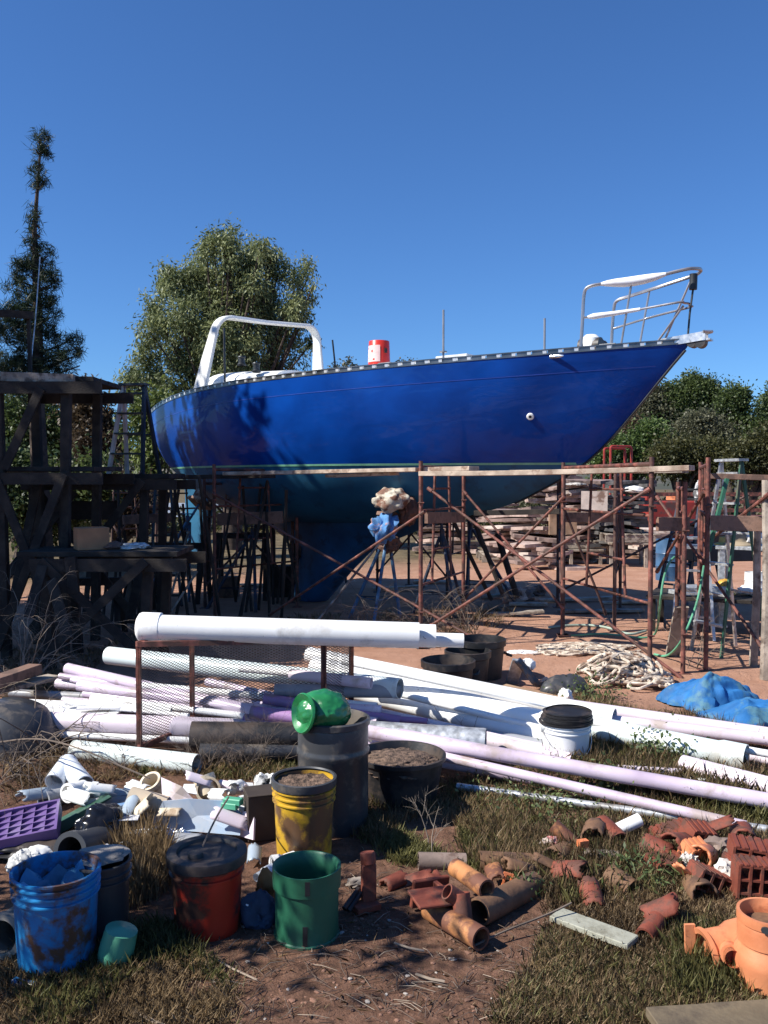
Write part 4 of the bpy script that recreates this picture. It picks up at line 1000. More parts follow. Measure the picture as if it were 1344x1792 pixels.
for k, (px, Y, w_, h_, lb_) in enumerate(((300,12.3,.9,.78,'dark low trestle in the shade behind the rudder'),(420,12.6,.8,.9,'dark low trestle in the shade between rudder and keel'),(200,11.2,.8,.85,'dark low trestle between timber platform and stern scaffold'),(130,9.4,.9,.6,'dark low trestle under the timber platform'))):
    x = A(px,0,Y).x; t = thing('trestle', lb_, 'trestle', (x, Y, 0), .1*k-.15)
    m = MB(); m.beam((-w_/2,0,h_), (w_/2,0,h_), .1, .08); build('top_beam', m, WOODD, t, local=True)
    for sx_ in (-1,1):
        for sy_ in (-1,1): m = MB(); m.beam((sx_*w_*.42,sy_*.05,h_-.04), (sx_*w_*.46,sy_*.28,0), .06, .04, up=V((0,1,0))); build('leg', m, WOODD, t, local=True)
for k, (px, Y, sx_, sy_, sz_, lb_) in enumerate(((395,12.8,.28,.2,.3,'dark red box on the shaded scaffold near the rudder'),(500,12.9,.5,.3,.45,'dark brown crate in the shade just left of the keel'),(240,12.0,.4,.3,.35,'dark crate on the ground beneath the stern scaffold'))):
    m = MB(); m.box((A(px,0,Y).x, Y, sz_/2), (sx_, sy_, sz_), rotz(.3*k)); build('crate', m, [WOODR, WOODD, WOODD][k], None, lb_, 'crate', bevel=.006)
# ================================================================== TREES
LEAF1 = leafmat('pepper_leaves', (.06,.09,.03), (.31,.34,.15), 1.1)
LEAF2 = leafmat('oak_leaves', (.020,.040,.013), (.11,.15,.045), .6)
LEAF2B = leafmat('fresh_leaves', (.028,.055,.014), (.13,.19,.05), .6)
LEAF3 = leafmat('olive_leaves', (.038,.044,.022), (.14,.14,.08), .5)
LEAF4 = leafmat('pine_needles', (.010,.022,.012), (.035,.06,.032), .9)
LEAF5 = leafmat('bramble_leaves', (.028,.036,.010), (.12,.115,.04), .6)
LEAF6 = leafmat('yellow_green_leaves', (.045,.075,.012), (.17,.21,.05), .9)  # lighter, yellower green than the other leaves
LEAF7 = leafmat('brownish_leaves', (.045,.030,.018), (.12,.085,.05), .6)
BARK = mat('bark', (.07,.05,.038), .95, var=.3, scale=12, bump=.5, bscale=30)
rng = np.random.default_rng(5)
def leaves(centers, dirs, L, W, jitter=.5, seed=1, droop=0.0):
    """one thin four-cornered leaf per centre, numpy"""
    r = np.random.default_rng(seed); n = len(centers); c = np.asarray(centers)
    d = np.asarray(dirs)+r.normal(0, jitter, (n,3)); d[:,2] -= droop; d /= np.linalg.norm(d, axis=1)[:,None]+1e-9
    s_ = np.cross(d, r.normal(0,1,(n,3))); s_ /= np.linalg.norm(s_, axis=1)[:,None]+1e-9
    l = (L*r.uniform(.6,1.3,n))[:,None]; w_ = (W*r.uniform(.7,1.3,n))[:,None]
    p0 = c-d*l/2; p1 = c+s_*w_/2; p2 = c+d*l/2; p3 = c-s_*w_/2
    vs = np.stack([p0,p1,p2,p3], 1).reshape(-1,3)
    return vs, n
def fast(name, vs, n, mt, parent=None, k=4, off=(0,0,0), **tags):
    me = bpy.data.meshes.new(name); vs = vs-np.array(off)
    me.vertices.add(len(vs)); me.vertices.foreach_set('co', vs.astype(np.float32).ravel())
    me.loops.add(n*k); me.loops.foreach_set('vertex_index', np.arange(n*k, dtype=np.int32))
    me.polygons.add(n); me.polygons.foreach_set('loop_start', np.arange(0, n*k, k, dtype=np.int32)); 
    me.polygons.foreach_set('loop_total', np.full(n, k, dtype=np.int32))
    me.materials.append(mt); me.update(calc_edges=True); me.validate()
    o = bpy.data.objects.new(name, me); COL.objects.link(o); o.parent = parent
    tag(o, **tags); return o
def clump_pts(lobes, n, cl=.16, per=45, seed=1, shell=.55):
    """lobes: list of (center, (rx,ry,rz)); foliage gathered in sprays near the lobe surfaces"""
    r = np.random.default_rng(seed); vol = np.array([l[1][0]*l[1][2] for l in lobes])**.9; vol /= vol.sum()
    nc = max(1, n//per); idx = r.choice(len(lobes), nc, p=vol)
    u = r.normal(0,1,(nc,3)); u /= np.linalg.norm(u, axis=1)[:,None]
    rad = shell+(1-shell)*r.uniform(0,1,nc)**.6
    rad *= 1+.16*np.array([noise.noise(V(x*2.2)+V((seed,0,0))) for x in u])*2
    C = np.array([lobes[i][0] for i in idx])+u*rad[:,None]*np.array([lobes[i][1] for i in idx])
    P = np.repeat(C, per, 0)+r.normal(0, 1, (nc*per,3))*cl*np.repeat(r.uniform(.6,1.3,nc), per)[:,None]
    D = np.repeat(u, per, 0)
    return P, D, C
def limbs(m, base, tips, r0, seed):
    rnd = random.Random(seed); base = V(base)
    for t_ in tips:
        t_ = V(t_); a = base+V((rnd.uniform(-.05,.05),)*3); mid = a.lerp(t_, .5)+V((rnd.uniform(-.2,.2), rnd.uniform(-.2,.2), rnd.uniform(0,.3)))
        m.tube(smooth_pts([a, mid, t_], 2), [r0*(1-.85*i/8) for i in range(9)][:len(smooth_pts([a,mid,t_],2))] + [r0*.15]*max(0, len(smooth_pts([a,mid,t_],2))-9), 6)
def tree(name, label, base, lobes, n, L, W, mt, trunk_r=.15, cl=.18, seed=1, droop=.3, shell=.55, group=None, fork=.35, per=45, cat='tree'):
    base = V(base); t = thing(name, label, cat, base, 0, group)
    P, D, C = clump_pts(lobes, n, cl, per, seed, shell); vs, k = leaves(P, D, L, W, .7, seed, droop)
    fast('crown', vs, k, mt, t, off=base)
    top = V(np.mean([l[0] for l in lobes], 0)); fk = base.lerp(top, fork); m = MB()
    m.tube(smooth_pts([base-V((0,0,.1)), base.lerp(fk,.5)+V((.06,0,0)), fk], 1), [trunk_r, trunk_r*.9, trunk_r*.75, trunk_r*.7], 10) if False else m.tube([base-V((0,0,.1)), base.lerp(fk,.5)+V((.06,0,0)), fk], [trunk_r, trunk_r*.85, trunk_r*.7], 10)
    step = max(1, len(C)//26)
    limbs(m, fk, [l[0] for l in lobes]+[tuple(c) for c in C[::step]], trunk_r*.5, seed)
    build('trunk', m, BARK, t)
    return t
def lob(px, py, Y, rpx, ry=None, k=.9, dy=0): c = A(px, py, Y+dy); r0 = PX(Y, rpx); return (tuple(c), (r0, r0*k, PX(Y, ry or rpx)))
# big pepper tree behind the stern
YT = 22
rl = random.Random(9); lobes = [lob(400,580,YT,95,95,.8), lob(400,500,YT,55,50,.8)]
for (a_, b_, r0) in ((296,478,9),(372,418,12),(390,428,14),(404,405,9),(455,435,12),(475,448,9),(538,470,12),(548,500,8),(532,480,10),(226,655,12),(212,672,9),(300,500,26),(288,490,15),(330,500,28),(350,455,22),(362,440,18),(404,420,15),(400,450,26),(425,470,28),(440,445,20),(470,455,24),(487,480,24),(520,495,16),(535,520,15),(515,540,24),(530,560,14),(500,590,26),(520,620,22),(270,540,24),(262,580,24),(280,560,30),(250,620,20),(262,650,26),(235,665,18),(222,680,12),(250,700,24),(300,620,32),(320,560,36),(340,640,36),(380,530,36),(380,600,40),(440,560,38),(460,520,32),(430,630,40),(480,640,30),(300,680,30),(350,500,30),(480,560,28),(545,600,12),(380,680,40),(450,500,24)):
    lobes.append(lob(a_, b_, YT, r0*.88, r0*1.1, 1.0, dy=rl.uniform(-1.1,.5)))
tree('pepper_tree', 'large rounded green tree with drooping foliage behind the stern and white arch', (A(400,0,YT).x, YT, 0), lobes, 62000, .12, .034, LEAF1, .28, .11, 11, 1.0, .35, per=32)
tree('shrub', 'bright yellow green shrub below the large tree, left of the stern', (A(268,0,19).x, 19, 0), [lob(268,720,19,34,30), lob(240,740,19,22,40), lob(290,745,19,30,45), lob(262,790,19,30,40)], 6000, .14, .05, LEAF6, .06, .16, 12, .5, .4)
tree('small_tree', 'dark brownish tree between the timber platform and the stepladder', (A(168,0,24).x, 24, 0), [lob(165,765,24,42,50), lob(150,710,24,30,35), lob(190,790,24,35,45)], 8000, .16, .06, LEAF7, .1, .2, 13, .2, .5)
# pine on the left
YP = 12.5
pl = [lob(72,243,YP,15,14), lob(80,262,YP,9,12), lob(63,262,YP,9,15), lob(66,290,YP,9,12), lob(62,312,YP,18,20), lob(74,322,YP,14,12), lob(60,372,YP,9,14), lob(58,405,YP,13,26), lob(62,440,YP,15,22), lob(84,448,YP,12,18), lob(92,475,YP,11,14), lob(45,480,YP,28,28), lob(70,500,YP,34,36), lob(25,505,YP,18,20), lob(40,530,YP,32,24), lob(78,530,YP,20,20),
      lob(20,590,YP,40,34), lob(60,610,YP,40,34), lob(115,600,YP,30,18), lob(105,635,YP,34,26), lob(128,625,YP,18,20), lob(30,640,YP,44,30), lob(80,655,YP,40,22), lob(5,560,YP,26,20)]
base = V((A(66,0,YP).x, YP, 0)); t = thing('pine_tree', 'tall thin ragged pine tree rising at the left edge of the photo', 'tree', base)
for (a_, b_, r0) in ((60,390,8),(57,425,10),(70,430,8),(50,455,14),(75,465,16),(60,475,22),(30,490,14),(95,495,10),(55,545,30),(15,545,20),(90,555,16),(70,580,30),(35,570,30),(100,625,18),(138,608,10),(140,640,10),(50,660,40),(10,650,30),(115,655,22)): pl.append(lob(a_, b_, YP, r0, r0*1.1))
P, D, C = clump_pts(pl, 18000, .04, 36, 21, .25)
r_ = np.random.default_rng(3); vs, k = leaves(P, D*.4+np.repeat(r_.normal(0,1,(len(P)//36,3)), 36, 0)*.2, .15, .009, .8, 22, -.3)
fast('crown', vs, k, LEAF4, t, off=base)
m = MB(); m.tube([base, A(64,700,YP), A(66,560,YP), A(60,400,YP), A(68,300,YP), A(72,240,YP)], [.16,.11,.07,.035,.02,.01], 8)
for (c, rr) in pl:
    c = V(c); s_ = V((A(64,0,YP).x, YP, c.z-.25*abs(c.x-A(64,0,YP).x)-.05)); m.tube([s_, c], [.02,.008], 5)
build('trunk', m, BARK, t)
# trees outside the frame on the left: they stand there and shade the left of the yard
tree('shade_tree', 'broad tall tree standing left of the yard outside the picture', (-8.6,7.6,0), [((-8.3,6.4,5.0),(1.7,1.2,1.6)), ((-8.4,8.0,5.6),(1.9,1.4,1.9)), ((-8.2,8.4,3.5),(1.6,1.6,1.6)), ((-8.6,6.6,3.3),(1.5,1.2,1.4)), ((-8.3,7.8,6.9),(1.6,1.1,1.4)), ((-8.3,9.6,6.9),(1.6,1.2,1.5)), ((-8.0,9.9,4.9),(1.6,1.2,1.6)), ((-7.6,8.8,2.0),(1.5,1.5,1.2)), ((-7.4,10.5,2.6),(1.3,1.2,1.5))], 26000, .26, .13, LEAF2, .25, .26, 31, .2, .3, cat='tree', fork=.2)
tree('shade_bush', 'thin leafy bush standing just left of the camera outside the picture', (-2.9,2.3,0), [((-2.6,2.85,1.45),(.38,.3,.3)), ((-2.65,2.7,2.05),(.35,.35,.3)), ((-2.5,3.0,.9),(.3,.35,.3)), ((-2.8,2.5,1.7),(.3,.3,.3)), ((-2.5,2.4,2.4),(.25,.25,.25))], 1900, .09, .035, LEAF6, .03, .10, 32, .2, .3, cat='bush', fork=.25, per=12)
# trees on the rise to the right and behind
yb = 38
def bt(label, spec, n, mt, seed, Y=yb, name='oak_tree', L=.34, W=.17, group=None):
    lobes = [lob(a, b, Y, c, d) for a, b, c, d in spec]
    return tree(name, label, (lobes[0][0][0], Y, 0), lobes, n, L, W, mt, .22, .17, seed, .1, .45, group)
bt('tallest dark green tree on the right, its top just right of the bow tip', [(1215,690,30,30),(1190,715,34,40),(1240,705,28,32),(1208,670,14,12),(1178,685,16,16),(1245,680,14,14),(1215,740,45,40)], 26000, LEAF2, 41, L=.13, W=.075)
bt('grey brown leafy tree directly right of the bow edge', [(1140,715,22,34),(1118,745,28,40),(1150,690,13,14),(1160,740,30,40)], 17000, LEAF3, 42, L=.13, W=.075)
bt('rounded green tree between the tallest tree and the right edge', [(1276,715,24,34),(1294,696,14,18),(1300,730,16,30),(1280,760,40,40)], 16000, LEAF2, 43, 37, L=.13, W=.075)
bt('dark tree cut by the right edge of the photo', [(1348,715,20,26),(1372,700,30,35),(1340,765,32,44)], 13000, LEAF2, 44, 36, L=.13, W=.075)
bt('olive grey tree in the middle of the right hand tree line', [(1250,765,34,34),(1205,775,34,34),(1225,745,26,24)], 18000, LEAF3, 45, 35, L=.12, W=.07)
bt('reddish brown leaved bush close beneath the sloping bow', [(1105,755,24,26),(1088,775,20,26)], 9000, LEAF7, 46, 33, 'bush', L=.11, W=.065)
bt('fresh green bush low beneath the sloping bow', [(1085,795,30,30),(1140,765,28,26),(1060,812,28,20),(1120,800,34,26)], 18000, LEAF2B, 47, 31, 'bush', L=.11, W=.065)
bt('low olive bramble bush in front of the right hand tree line', [(1180,800,40,30),(1225,808,36,28),(1260,800,36,30)], 18000, LEAF5, 48, 29, 'bush', L=.11, W=.065)
bt('low olive bramble bush at the right edge in front of the trees', [(1305,808,36,32),(1345,795,36,42)], 14000, LEAF5, 49, 28, 'bush', L=.11, W=.065)
bt('small distant treetop showing just left of the red bucket', [(604,645,14,18),(585,650,9,12),(600,700,25,60)], 2600, LEAF3, 50, 45, 'distant_tree', L=.16, W=.09)
bt('tiny distant treetop showing right of the red bucket above the deck', [(712,642,7,12),(700,640,4,10),(708,700,20,50)], 1600, LEAF3, 51, 50, 'distant_tree', L=.16, W=.09)
bt('broad dark tree filling the gap behind the timber platform', [(60,740,60,60),(110,765,40,50),(10,760,50,70)], 20000, LEAF2, 52, 27, L=.12, W=.07)
bt('dark leafy thicket behind the left timber platforms, low down', [(20,850,70,60),(110,870,50,50),(60,900,60,50),(165,850,34,50)], 16000, LEAF2, 53, 15.5, 'thicket', L=.1, W=.055)
bt('dark leafy thicket between timber platform and stern', [(200,870,36,40),(235,890,30,34)], 6000, LEAF7, 54, 17, 'thicket', L=.1, W=.055)
# scrub line beyond the yard
P = []; r_ = np.random.default_rng(77)
n = 60000; x = r_.uniform(-32, 36, n); y = r_.uniform(28, 33, n)+np.abs(x)*.1
hh = np.array([max(.15, .8+1.0*noise.noise(V((a*.35, b*.3, 2)))+.4*noise.noise(V((a*1.3, b, 9)))) for a, b in zip(x, y)])
hh = np.where(x > 4, hh*1.2, hh*.75)
z = r_.uniform(0, 1, n)**.7*hh
vs, k = leaves(np.stack([x,y,z],1), r_.normal(0,1,(n,3)), .16, .09, .8, 78, 0)
fast('scrub', vs, k, LEAF5, kind='stuff', label='low olive scrub growing along the far edge of the yard', cat='scrub')
# ================================================================== MESH RACK
a0 = gx(243,1338); Yr = a0[1]
rk = thing('mesh_rack', 'rusty angle iron rack with expanded metal mesh sides standing before the pipes', 'rack', (a0[0]+.55, Yr, 0))
HR = .70
FL = V((a0[0], a0[1], 0)); FR = V((A(563,0,5.25).x, 5.28, 0)); RL = V((A(328,0,5.62).x, 5.60, 0)); RR = V((A(613,0,5.66).x, 5.66, 0))
for p in (FL, FR, RL, RR):
    m = MB(); m.beam(p+V((0,.014,0)), p+V((0,.014,HR)), .034, .005, up=V((0,1,0))); m.beam(p+V((.015,0,0)), p+V((.015,0,HR)), .005, .028, up=V((0,1,0))); build('post', m, RUST, rk)
m = MB()
for p, q in ((FL,FR),(RL,RR),(FL,RL),(FR,RR)):
    for z in ((HR+.01),): m.beam(p+V((0,0,z)), q+V((0,0,z)), .035, .03)
build('top_frame', m, RUST, rk); m = MB()
for p, q in ((RL,RR),(FL,RL),(FR,RR)): m.beam(p+V((0,0,.10)), q+V((0,0,.10)), .02, .03)
build('bottom_frame', m, RUST, rk)
MESHM = mat('mesh_steel', (.13,.105,.10), .55, metal=.4, var=.3, scale=10)
def mesh_panel(p, q, z0, z1, cw=.034, ch=.017, r=.0021):
    p = V(p); q = V(q); L = (q-p).length; H = z1-z0; d = (q-p)/L; m = MB(); nrm = V((-d.y, d.x, 0))
    sl_ = ch/cw; step = cw
    k = int((L+H/sl_)/step)+1
    for sg in (1, -1):
        for i in range(k):
            x0 = -H/sl_+i*step if sg > 0 else i*step
            # line z = sg*sl_*(x-x0)
            xa, xb = max(0, min(x0, x0+sg*H/sl_)), min(L, max(x0, x0+sg*H/sl_))
            if xb-xa < .01: continue
            za, zb_ = sg*sl_*(xa-x0), sg*sl_*(xb-x0)
            A_ = p+d*xa+V((0,0,z0+za)); B_ = p+d*xb+V((0,0,z0+zb_)); o_ = nrm*.001*sg
            e = V((0,0,r)); m.add([A_-e+o_, B_-e+o_, B_+e+o_, A_+e+o_], [(0,1,2,3)])
    return m
build('mesh_panel', mesh_panel(RL, RR, .10, HR), MESHM, rk)
build('mesh_panel', mesh_panel(FL, RL, .10, HR), MESHM, rk)
build('mesh_panel', mesh_panel(FR, RR, .10, HR), MESHM, rk)
# ================================================================== PIPES
def P_(label, a, b, r, mt, t=.005, group=None, sag=0, bell=0, name='pipe', n=24):
    m = MB(); m.pipe(a, b, r, t, n, sag=sag, bell=bell); o = build(name, m, mt, None, label, 'pipe', group); return o
# three on top of the rack
RP = P_('thick white pipe lying on top of the mesh rack, nearest and longest', A(733,1112,5.24), A(262,1098,5.24), .077, PVC, bell=0)
m = MB(); m.lathe([(.0,-.02),(.06,-.018),(.082,-.005),(.088,.01),(.088,.12),(.078,.125)], 24, A(246,1097,5.25), align(A(733,1112,5.24)-A(246,1097,5.25)))
build('pipe_cap', m, PVC, RP)
P_('white pipe behind the thick racked pipe, its end peeping past it', A(762,1113,5.37), A(300,1100,5.37), .070, PVC)
P_('thinner white pipe on the rack reaching farthest right', A(811,1121,5.48), A(330,1106,5.48), .044, PVC)
m = MB(); m.box(A(405,1118,5.2), (.035,.02,.07)); build('clamp', m, RUST, rk)
S = [
 # label, (px,py,z) left, (px,py,z) right, thickness px at mid-ish -> radius m, mat, bell
 ('pale mint pipe behind the rack with its rounded left end high on the pile', (190,1147,.36), (700,1205,.34), .066, MINT, 0),
 ('lavender pipe with open end, topmost of the lavender bundle at left', (118,1170,.34), (640,1290,.16), .040, LAV, 0),
 ('thin lavender pipe just below the topmost lavender pipe', (105,1183,.30), (660,1262,.20), .022, LAV, 0),
 ('third lavender pipe of the left bundle, thick with a rounded end', (138,1200,.27), (600,1262,.20), .036, LAV, 0),
 ('lowest lavender pipe of the left bundle', (148,1214,.22), (560,1262,.19), .027, LAV, 0),
 ('short pale lavender pipe peeping out left behind the bundle', (100,1196,.24), (520,1230,.22), .035, LAVP, 0),
 ('blue grey pipe lying at the far left behind the white board', (18,1213,.12), (420,1232,.12), .03, GREYP, 0),
 ('thick pale lavender pipe with a dark ring lying low on the left', (70,1262,.14), (600,1283,.14), .062, LAVP, 0),
 ('greenish white pipe lowest on the left under the dry shrub', (130,1312,.06), (345,1338,.06), .058, MINT, 0),
 ('bright white gutter length on the left bundle by the rack', (115,1229,.23), (300,1244,.2), .022, PVC, 0),
 ('thin white strip pipe next to the white gutter length', (175,1238,.2), (330,1252,.2), .014, PVC, 0),
 ('uppermost long white pipe running from behind the rack to the right', (540,1146,.30), (1075,1257,.12), .064, PVC, 0),
 ('second long white pipe running down to the white bucket', (550,1167,.27), (1010,1279,.10), .078, PVC, 0),
 ('long white pipe in the middle just under the two upper white ones', (560,1196,.20), (985,1302,.06), .055, PVC, 0),
 ('pale lavender long pipe in the shade under the white pipes', (575,1230,.22), (1000,1330,.06), .04, LAVP, 0),
 ('mid grey pipe with dark open end sticking out right of the rack', (480,1208,.34), (701,1210,.32), .042, GREYP, 0),
 ('short lavender pipe end just below the mid grey pipe', (500,1232,.26), (667,1241,.25), .025, LAV, 0),
 ('thin dark purple pipe below the short lavender end', (520,1248,.20), (748,1262,.19), .020, PURP, 0),
 ('small dark purple pipe seen through the rack, higher one', (462,1222,.30), (700,1262,.18), .035, PURP, 0),
 ('dark purple pipe seen through the rack, middle one', (440,1246,.25), (640,1272,.2), .040, PURP, 0),
 ('dark purple pipe seen through the rack, lower one', (428,1258,.2), (600,1283,.16), .032, PURP, 0),
 ('lavender pipe seen through the rack above the purple pipes', (362,1193,.32), (560,1236,.26), .026, LAV, 0),
 ('pinkish short pipe end behind the right end of the rack', (508,1180,.42), (650,1196,.40), .035, LAVP, 0),
 ('thick white bell ended pipe right of the white bucket', (1000,1265,.12), (1306,1328,.08), .072, MINT, 1),
 ('white pipe behind the thick bell ended pipe', (1010,1255,.1), (1400,1300,.06), .04, LAVP, 0),
 ('faded pink lavender pipe on the right, lying just in front of the tarp', (990,1234,.10), (1420,1296,.06), .045, LAVP, 0),
 ('short white pipe lying in weeds below the bell end', (1195,1338,.05), (1460,1408,.05), .055, LAVP, 0),
 ('thin pipe length in weeds right of the bell end', (1290,1314,.04), (1420,1345,.04), .04, LAVP, 0),
 ('long lavender pipe crossing from the shaded middle to the right edge, upper', (640,1280,.22), (1440,1418,.05), .040, LAV, 0),
 ('long lavender pipe crossing from the shaded middle to the right, lower and thinner', (655,1296,.16), (1306,1446,.05), .026, LAV, 0),
 ('thin grey metal pipe lying in the grass under the lavender pipes', (800,1376,.03), (1420,1462,.03), .019, GALV, 0),
 ('dark shaded lavender pipe under the long lavender ones', (600,1300,.14), (930,1362,.04), .035, LAV, 0),
 ('short white pipe stub in the grass, left of the weeds by the bell end', (1080,1345,.04), (1195,1352,.04), .022, LAVP, 0),
 ('tiny white pipe stub in the grass below the bell ended pipe', (1200,1362,.03), (1236,1368,.03), .016, PVC, 0),
 ('thin pale conduit lying beside the lower lavender pipe', (1000,1378,.03), (1128,1400,.03), .011, LAVP, 0),
 ('cloudy speckled large pipe with open end in the middle of the pile', (610,1283,.16), (850,1299,.15), .080, GALV, 0),
 ('brown shaded pipe behind the white bucket, low in the pile', (860,1290,.08), (1010,1318,.06), .045, GREYP, 0),
 ('grey pipe stub low in the pile between speckled pipe and bucket', (845,1310,.04), (1000,1335,.04), .035, GREYP, 0),
 ('large black corrugated hose behind the mesh of the rack', (335,1288,.16), (640,1290,.14), .085, BLKP, 0),
 ('second black hose behind the mesh, lower', (350,1316,.09), (600,1315,.07), .05, GRYPL, 0),
]
for lb_, a_, b_, r0, mt_, bell in S:
    P_(lb_, G(*a_), G(*b_), r0, mt_, .004 if r0 < .05 else .006, sag=.0, bell=bell, n=28 if r0 > .05 else 18)
m = MB(); m.add([G(28,1222,.20), G(225,1232,.20), G(198,1254,.18), G(62,1252,.18)], [(0,1,2,3)]); vs = list(m.v); m.add([V(p)-V((0,0,.01)) for p in vs], [(3,2,1,0)]); m.f += [(0,4,5,1),(1,5,6,2),(2,6,7,3),(3,7,4,0)]; m.m += [0]*4; m.s += [False]*4
build('white_board', m, PVC, None, 'bright white flat board lying at the left among the pipes', 'board')
m = MB(); m.box(G(205,1238,.21), (.5,.05,.012), Matrix.Rotation(.1,3,'Z')); build('white_strip', m, PVC, None, 'narrow white strip lying on the left pipe bundle', 'strip')
plank('wooden_board', 'reddish weathered beam lying aslant at the left edge', G(-60,1212,.30), G(62,1170,.30), .11, .07, WOODR)
plank('wooden_board', 'thinner weathered board below the reddish beam at the left edge', G(-60,1222,.22), G(95,1184,.22), .13, .03, WOODG)
m = MB(); m.lathe([(0,.30),(.15,.28),(.27,.17),(.30,.03),(.30,0),(.28,0)], 28, G(18,1310,.0), Matrix.Rotation(R(18),3,'Y')); build('black_tub', m, GRYPL, None, 'upturned dark rounded tub at the left edge by the dry shrub', 'tub')
for lb_, a_, b_, r0, mt_ in (
 ('thin white pipe under the mint pipe, seen through the mesh', (250,1200,.30), (660,1236,.26), .024, PVC),
 ('thin white pipe between lavender bundle and gutter length', (160,1222,.22), (560,1268,.18), .022, PVC),
 ('white pipe low behind the mesh of the rack', (210,1262,.16), (620,1272,.15), .034, PVC),
 ('slim white pipe ending just right of the rack above the grey pipe', (420,1170,.40), (668,1192,.38), .024, PVC),
 ('slim white pipe lying along the second long white pipe', (640,1200,.27), (1010,1290,.10), .022, PVC),
 ('slim pale pipe in the gap below the long white pipes', (620,1235,.20), (960,1310,.08), .022, LAVP),
 ('thin white pipe lying on top of the uppermost long white pipe', (600,1158,.40), (1010,1244,.20), .020, PVC),
 ('slim lavender pipe lying beside the upper crossing lavender pipe', (700,1280,.22), (1180,1372,.08), .018, LAV),
 ('slim white pipe right of the white bucket along the bell ended pipe', (1020,1262,.16), (1360,1322,.10), .022, PVC),
 ('thin lavender pipe in the left bundle between the thick ones', (125,1190,.29), (610,1272,.20), .018, LAV),
 ('slim pale lavender pipe at the bottom of the left bundle', (110,1225,.18), (540,1262,.16), .024, LAVP),
 ('thin white pipe lying low on the left beside the dark ringed pipe', (90,1285,.08), (420,1300,.08), .022, PVC)):
    P_(lb_, G(*a_), G(*b_), r0, mt_, .003, n=16)
# ================================================================== BUCKETS
def bucket(label, c, r, h, mats, lid=None, fill=None, z0=0, tilt=None, bail=True, rings=3, group=None, rz=0, open_=False, sink=.01):
    body, ringm = mats if isinstance(mats, tuple) else (mats, mats)
    t = thing('bucket', label, 'bucket', (c[0], c[1], z0-sink), rz); m = MB()
    rb = r*.88
    def rr(z): return rb+(r-rb)*z/h
    prof = [(0,.004),(rb-.004,0),(rb,.006)]
    for z in np.linspace(.04, h*.72, 6): prof.append((rr(z), z))
    z = h*.76
    for k in range(rings):
        prof += [(rr(z), z), (rr(z)+.008, z+.002), (rr(z)+.008, z+.007), (rr(z), z+.010)]; z += .026
    prof += [(rr(h), h-.008), (r+.007, h-.007), (r+.007, h), (r-.004, h), (rb-.004+(.0), .03), (0,.03)]
    m.lathe(prof, 40, wob=.006); build('bucket_body', m, body, t, local=True)
    if bail:
        m = MB(); za = h*.80
        m.tube([V(((r+.006)*math.cos(a), (r+.006)*math.sin(a), za-.14*math.sin((a-R(180)))*1.0)) for a in np.linspace(R(182), R(358), 14)], .0025, 6)
        for sg in (-1,1): m.tube([(sg*(r-.002),0,za),(sg*(r+.012),0,za)], .016, 10)
        build('bail_handle', m, GALV, t, local=True)
    if lid:
        m = MB(); m.lathe([(0,h-.006),(r*.80,h-.006),(r*.84,h+.006),(r*.97,h+.008),(r+.014,h+.004),(r+.016,h-.006),(r+.014,h-.032),(r+.009,h-.034),(r+.008,h-.006)], 40)
        lo = build('lid', m, lid, t, local=True)
        m = MB(); m.lathe([(0,h+.012),(.012,h+.012),(.026,h+.01),(.03,h-.006)], 16, (-r*.35,-r*.1,0)); build('lid_spout', m, lid, lo, local=True)
    if fill:
        m = MB(); n = 26; fz, fm = fill; vs = [(0,0,fz)]
        for i in range(1, 8):
            for j in range(n):
                q = (r-.006)*i/7; a = 2*math.pi*j/n; vs.append((q*math.cos(a), q*math.sin(a), fz+.02*noise.noise(V((q*30*math.cos(a), q*30*math.sin(a), 3)))))
        fs = [(0, 1+j, 1+(j+1) % n) for j in range(n)]+[(1+i*n+j, 1+(i+1)*n+j, 1+(i+1)*n+(j+1) % n, 1+i*n+(j+1) % n) for i in range(6) for j in range(n)]
        m.add(vs, fs, 0, True); build('soil', m, fm, t, local=True)
    return t
def pmud(name, c, d, dl=.35, c2=None, rough=.4):
    """bucket paint with mud and scuffs, heavier low down (real splashes)"""
    return mat(name, c, rough, var=.12, scale=5, c2=c2, dirt=d, damt=dl, dscale=6, bump=.06, bscale=60)
BLUEB = pmud('blue_bucket_mat', (.014,.19,.44), (.085,.045,.03), .38)
REDB = pmud('red_bucket_mat', (.44,.03,.014), (.055,.025,.018), .46)
YELB = pmud('yellow_bucket_mat', (.52,.31,.025), (.13,.07,.035), .44)
GREENB = pmud('green_pot_mat', (.018,.115,.062), (.04,.14,.085), .25, rough=.5)
c_ = gx(100,1682); bb = bucket('scuffed blue open bucket with peeling paint, nearest at the left', c_, .142, .335, BLUEB, rings=3, rz=.3, bail=False)
m = MB(); vs = []; n = 28
for i in range(9):
    for j in range(n):
        q = .128*i/8; a = 2*math.pi*j/n; vs.append((q*math.cos(a), q*math.sin(a), .235+.10*folds(V((q*9*math.cos(a), q*9*math.sin(a), .3)), 5, 1.4)+.05*i/8))
m.add(vs, [(i*n+j, (i+1)*n+j, (i+1)*n+(j+1) % n, i*n+(j+1) % n) for i in range(8) for j in range(n)], 0, True); build('plastic_liner', m, mat('liner_blue', (.08,.26,.44), .3, var=.3), bb, local=True)
c_ = gx(363,1622); bucket('muddy red bucket with black lid and rim in the foreground', c_, .133, .295, REDB, lid=BLKP, rz=.5, bail=False)
c_ = (-.352, 3.86); bucket('yellow bucket filled with soil, black rim, paint flaking, before the tall grey barrel', c_, .134, .355, YELB, fill=(.345, SOIL), rz=.2, rings=3, bail=False)
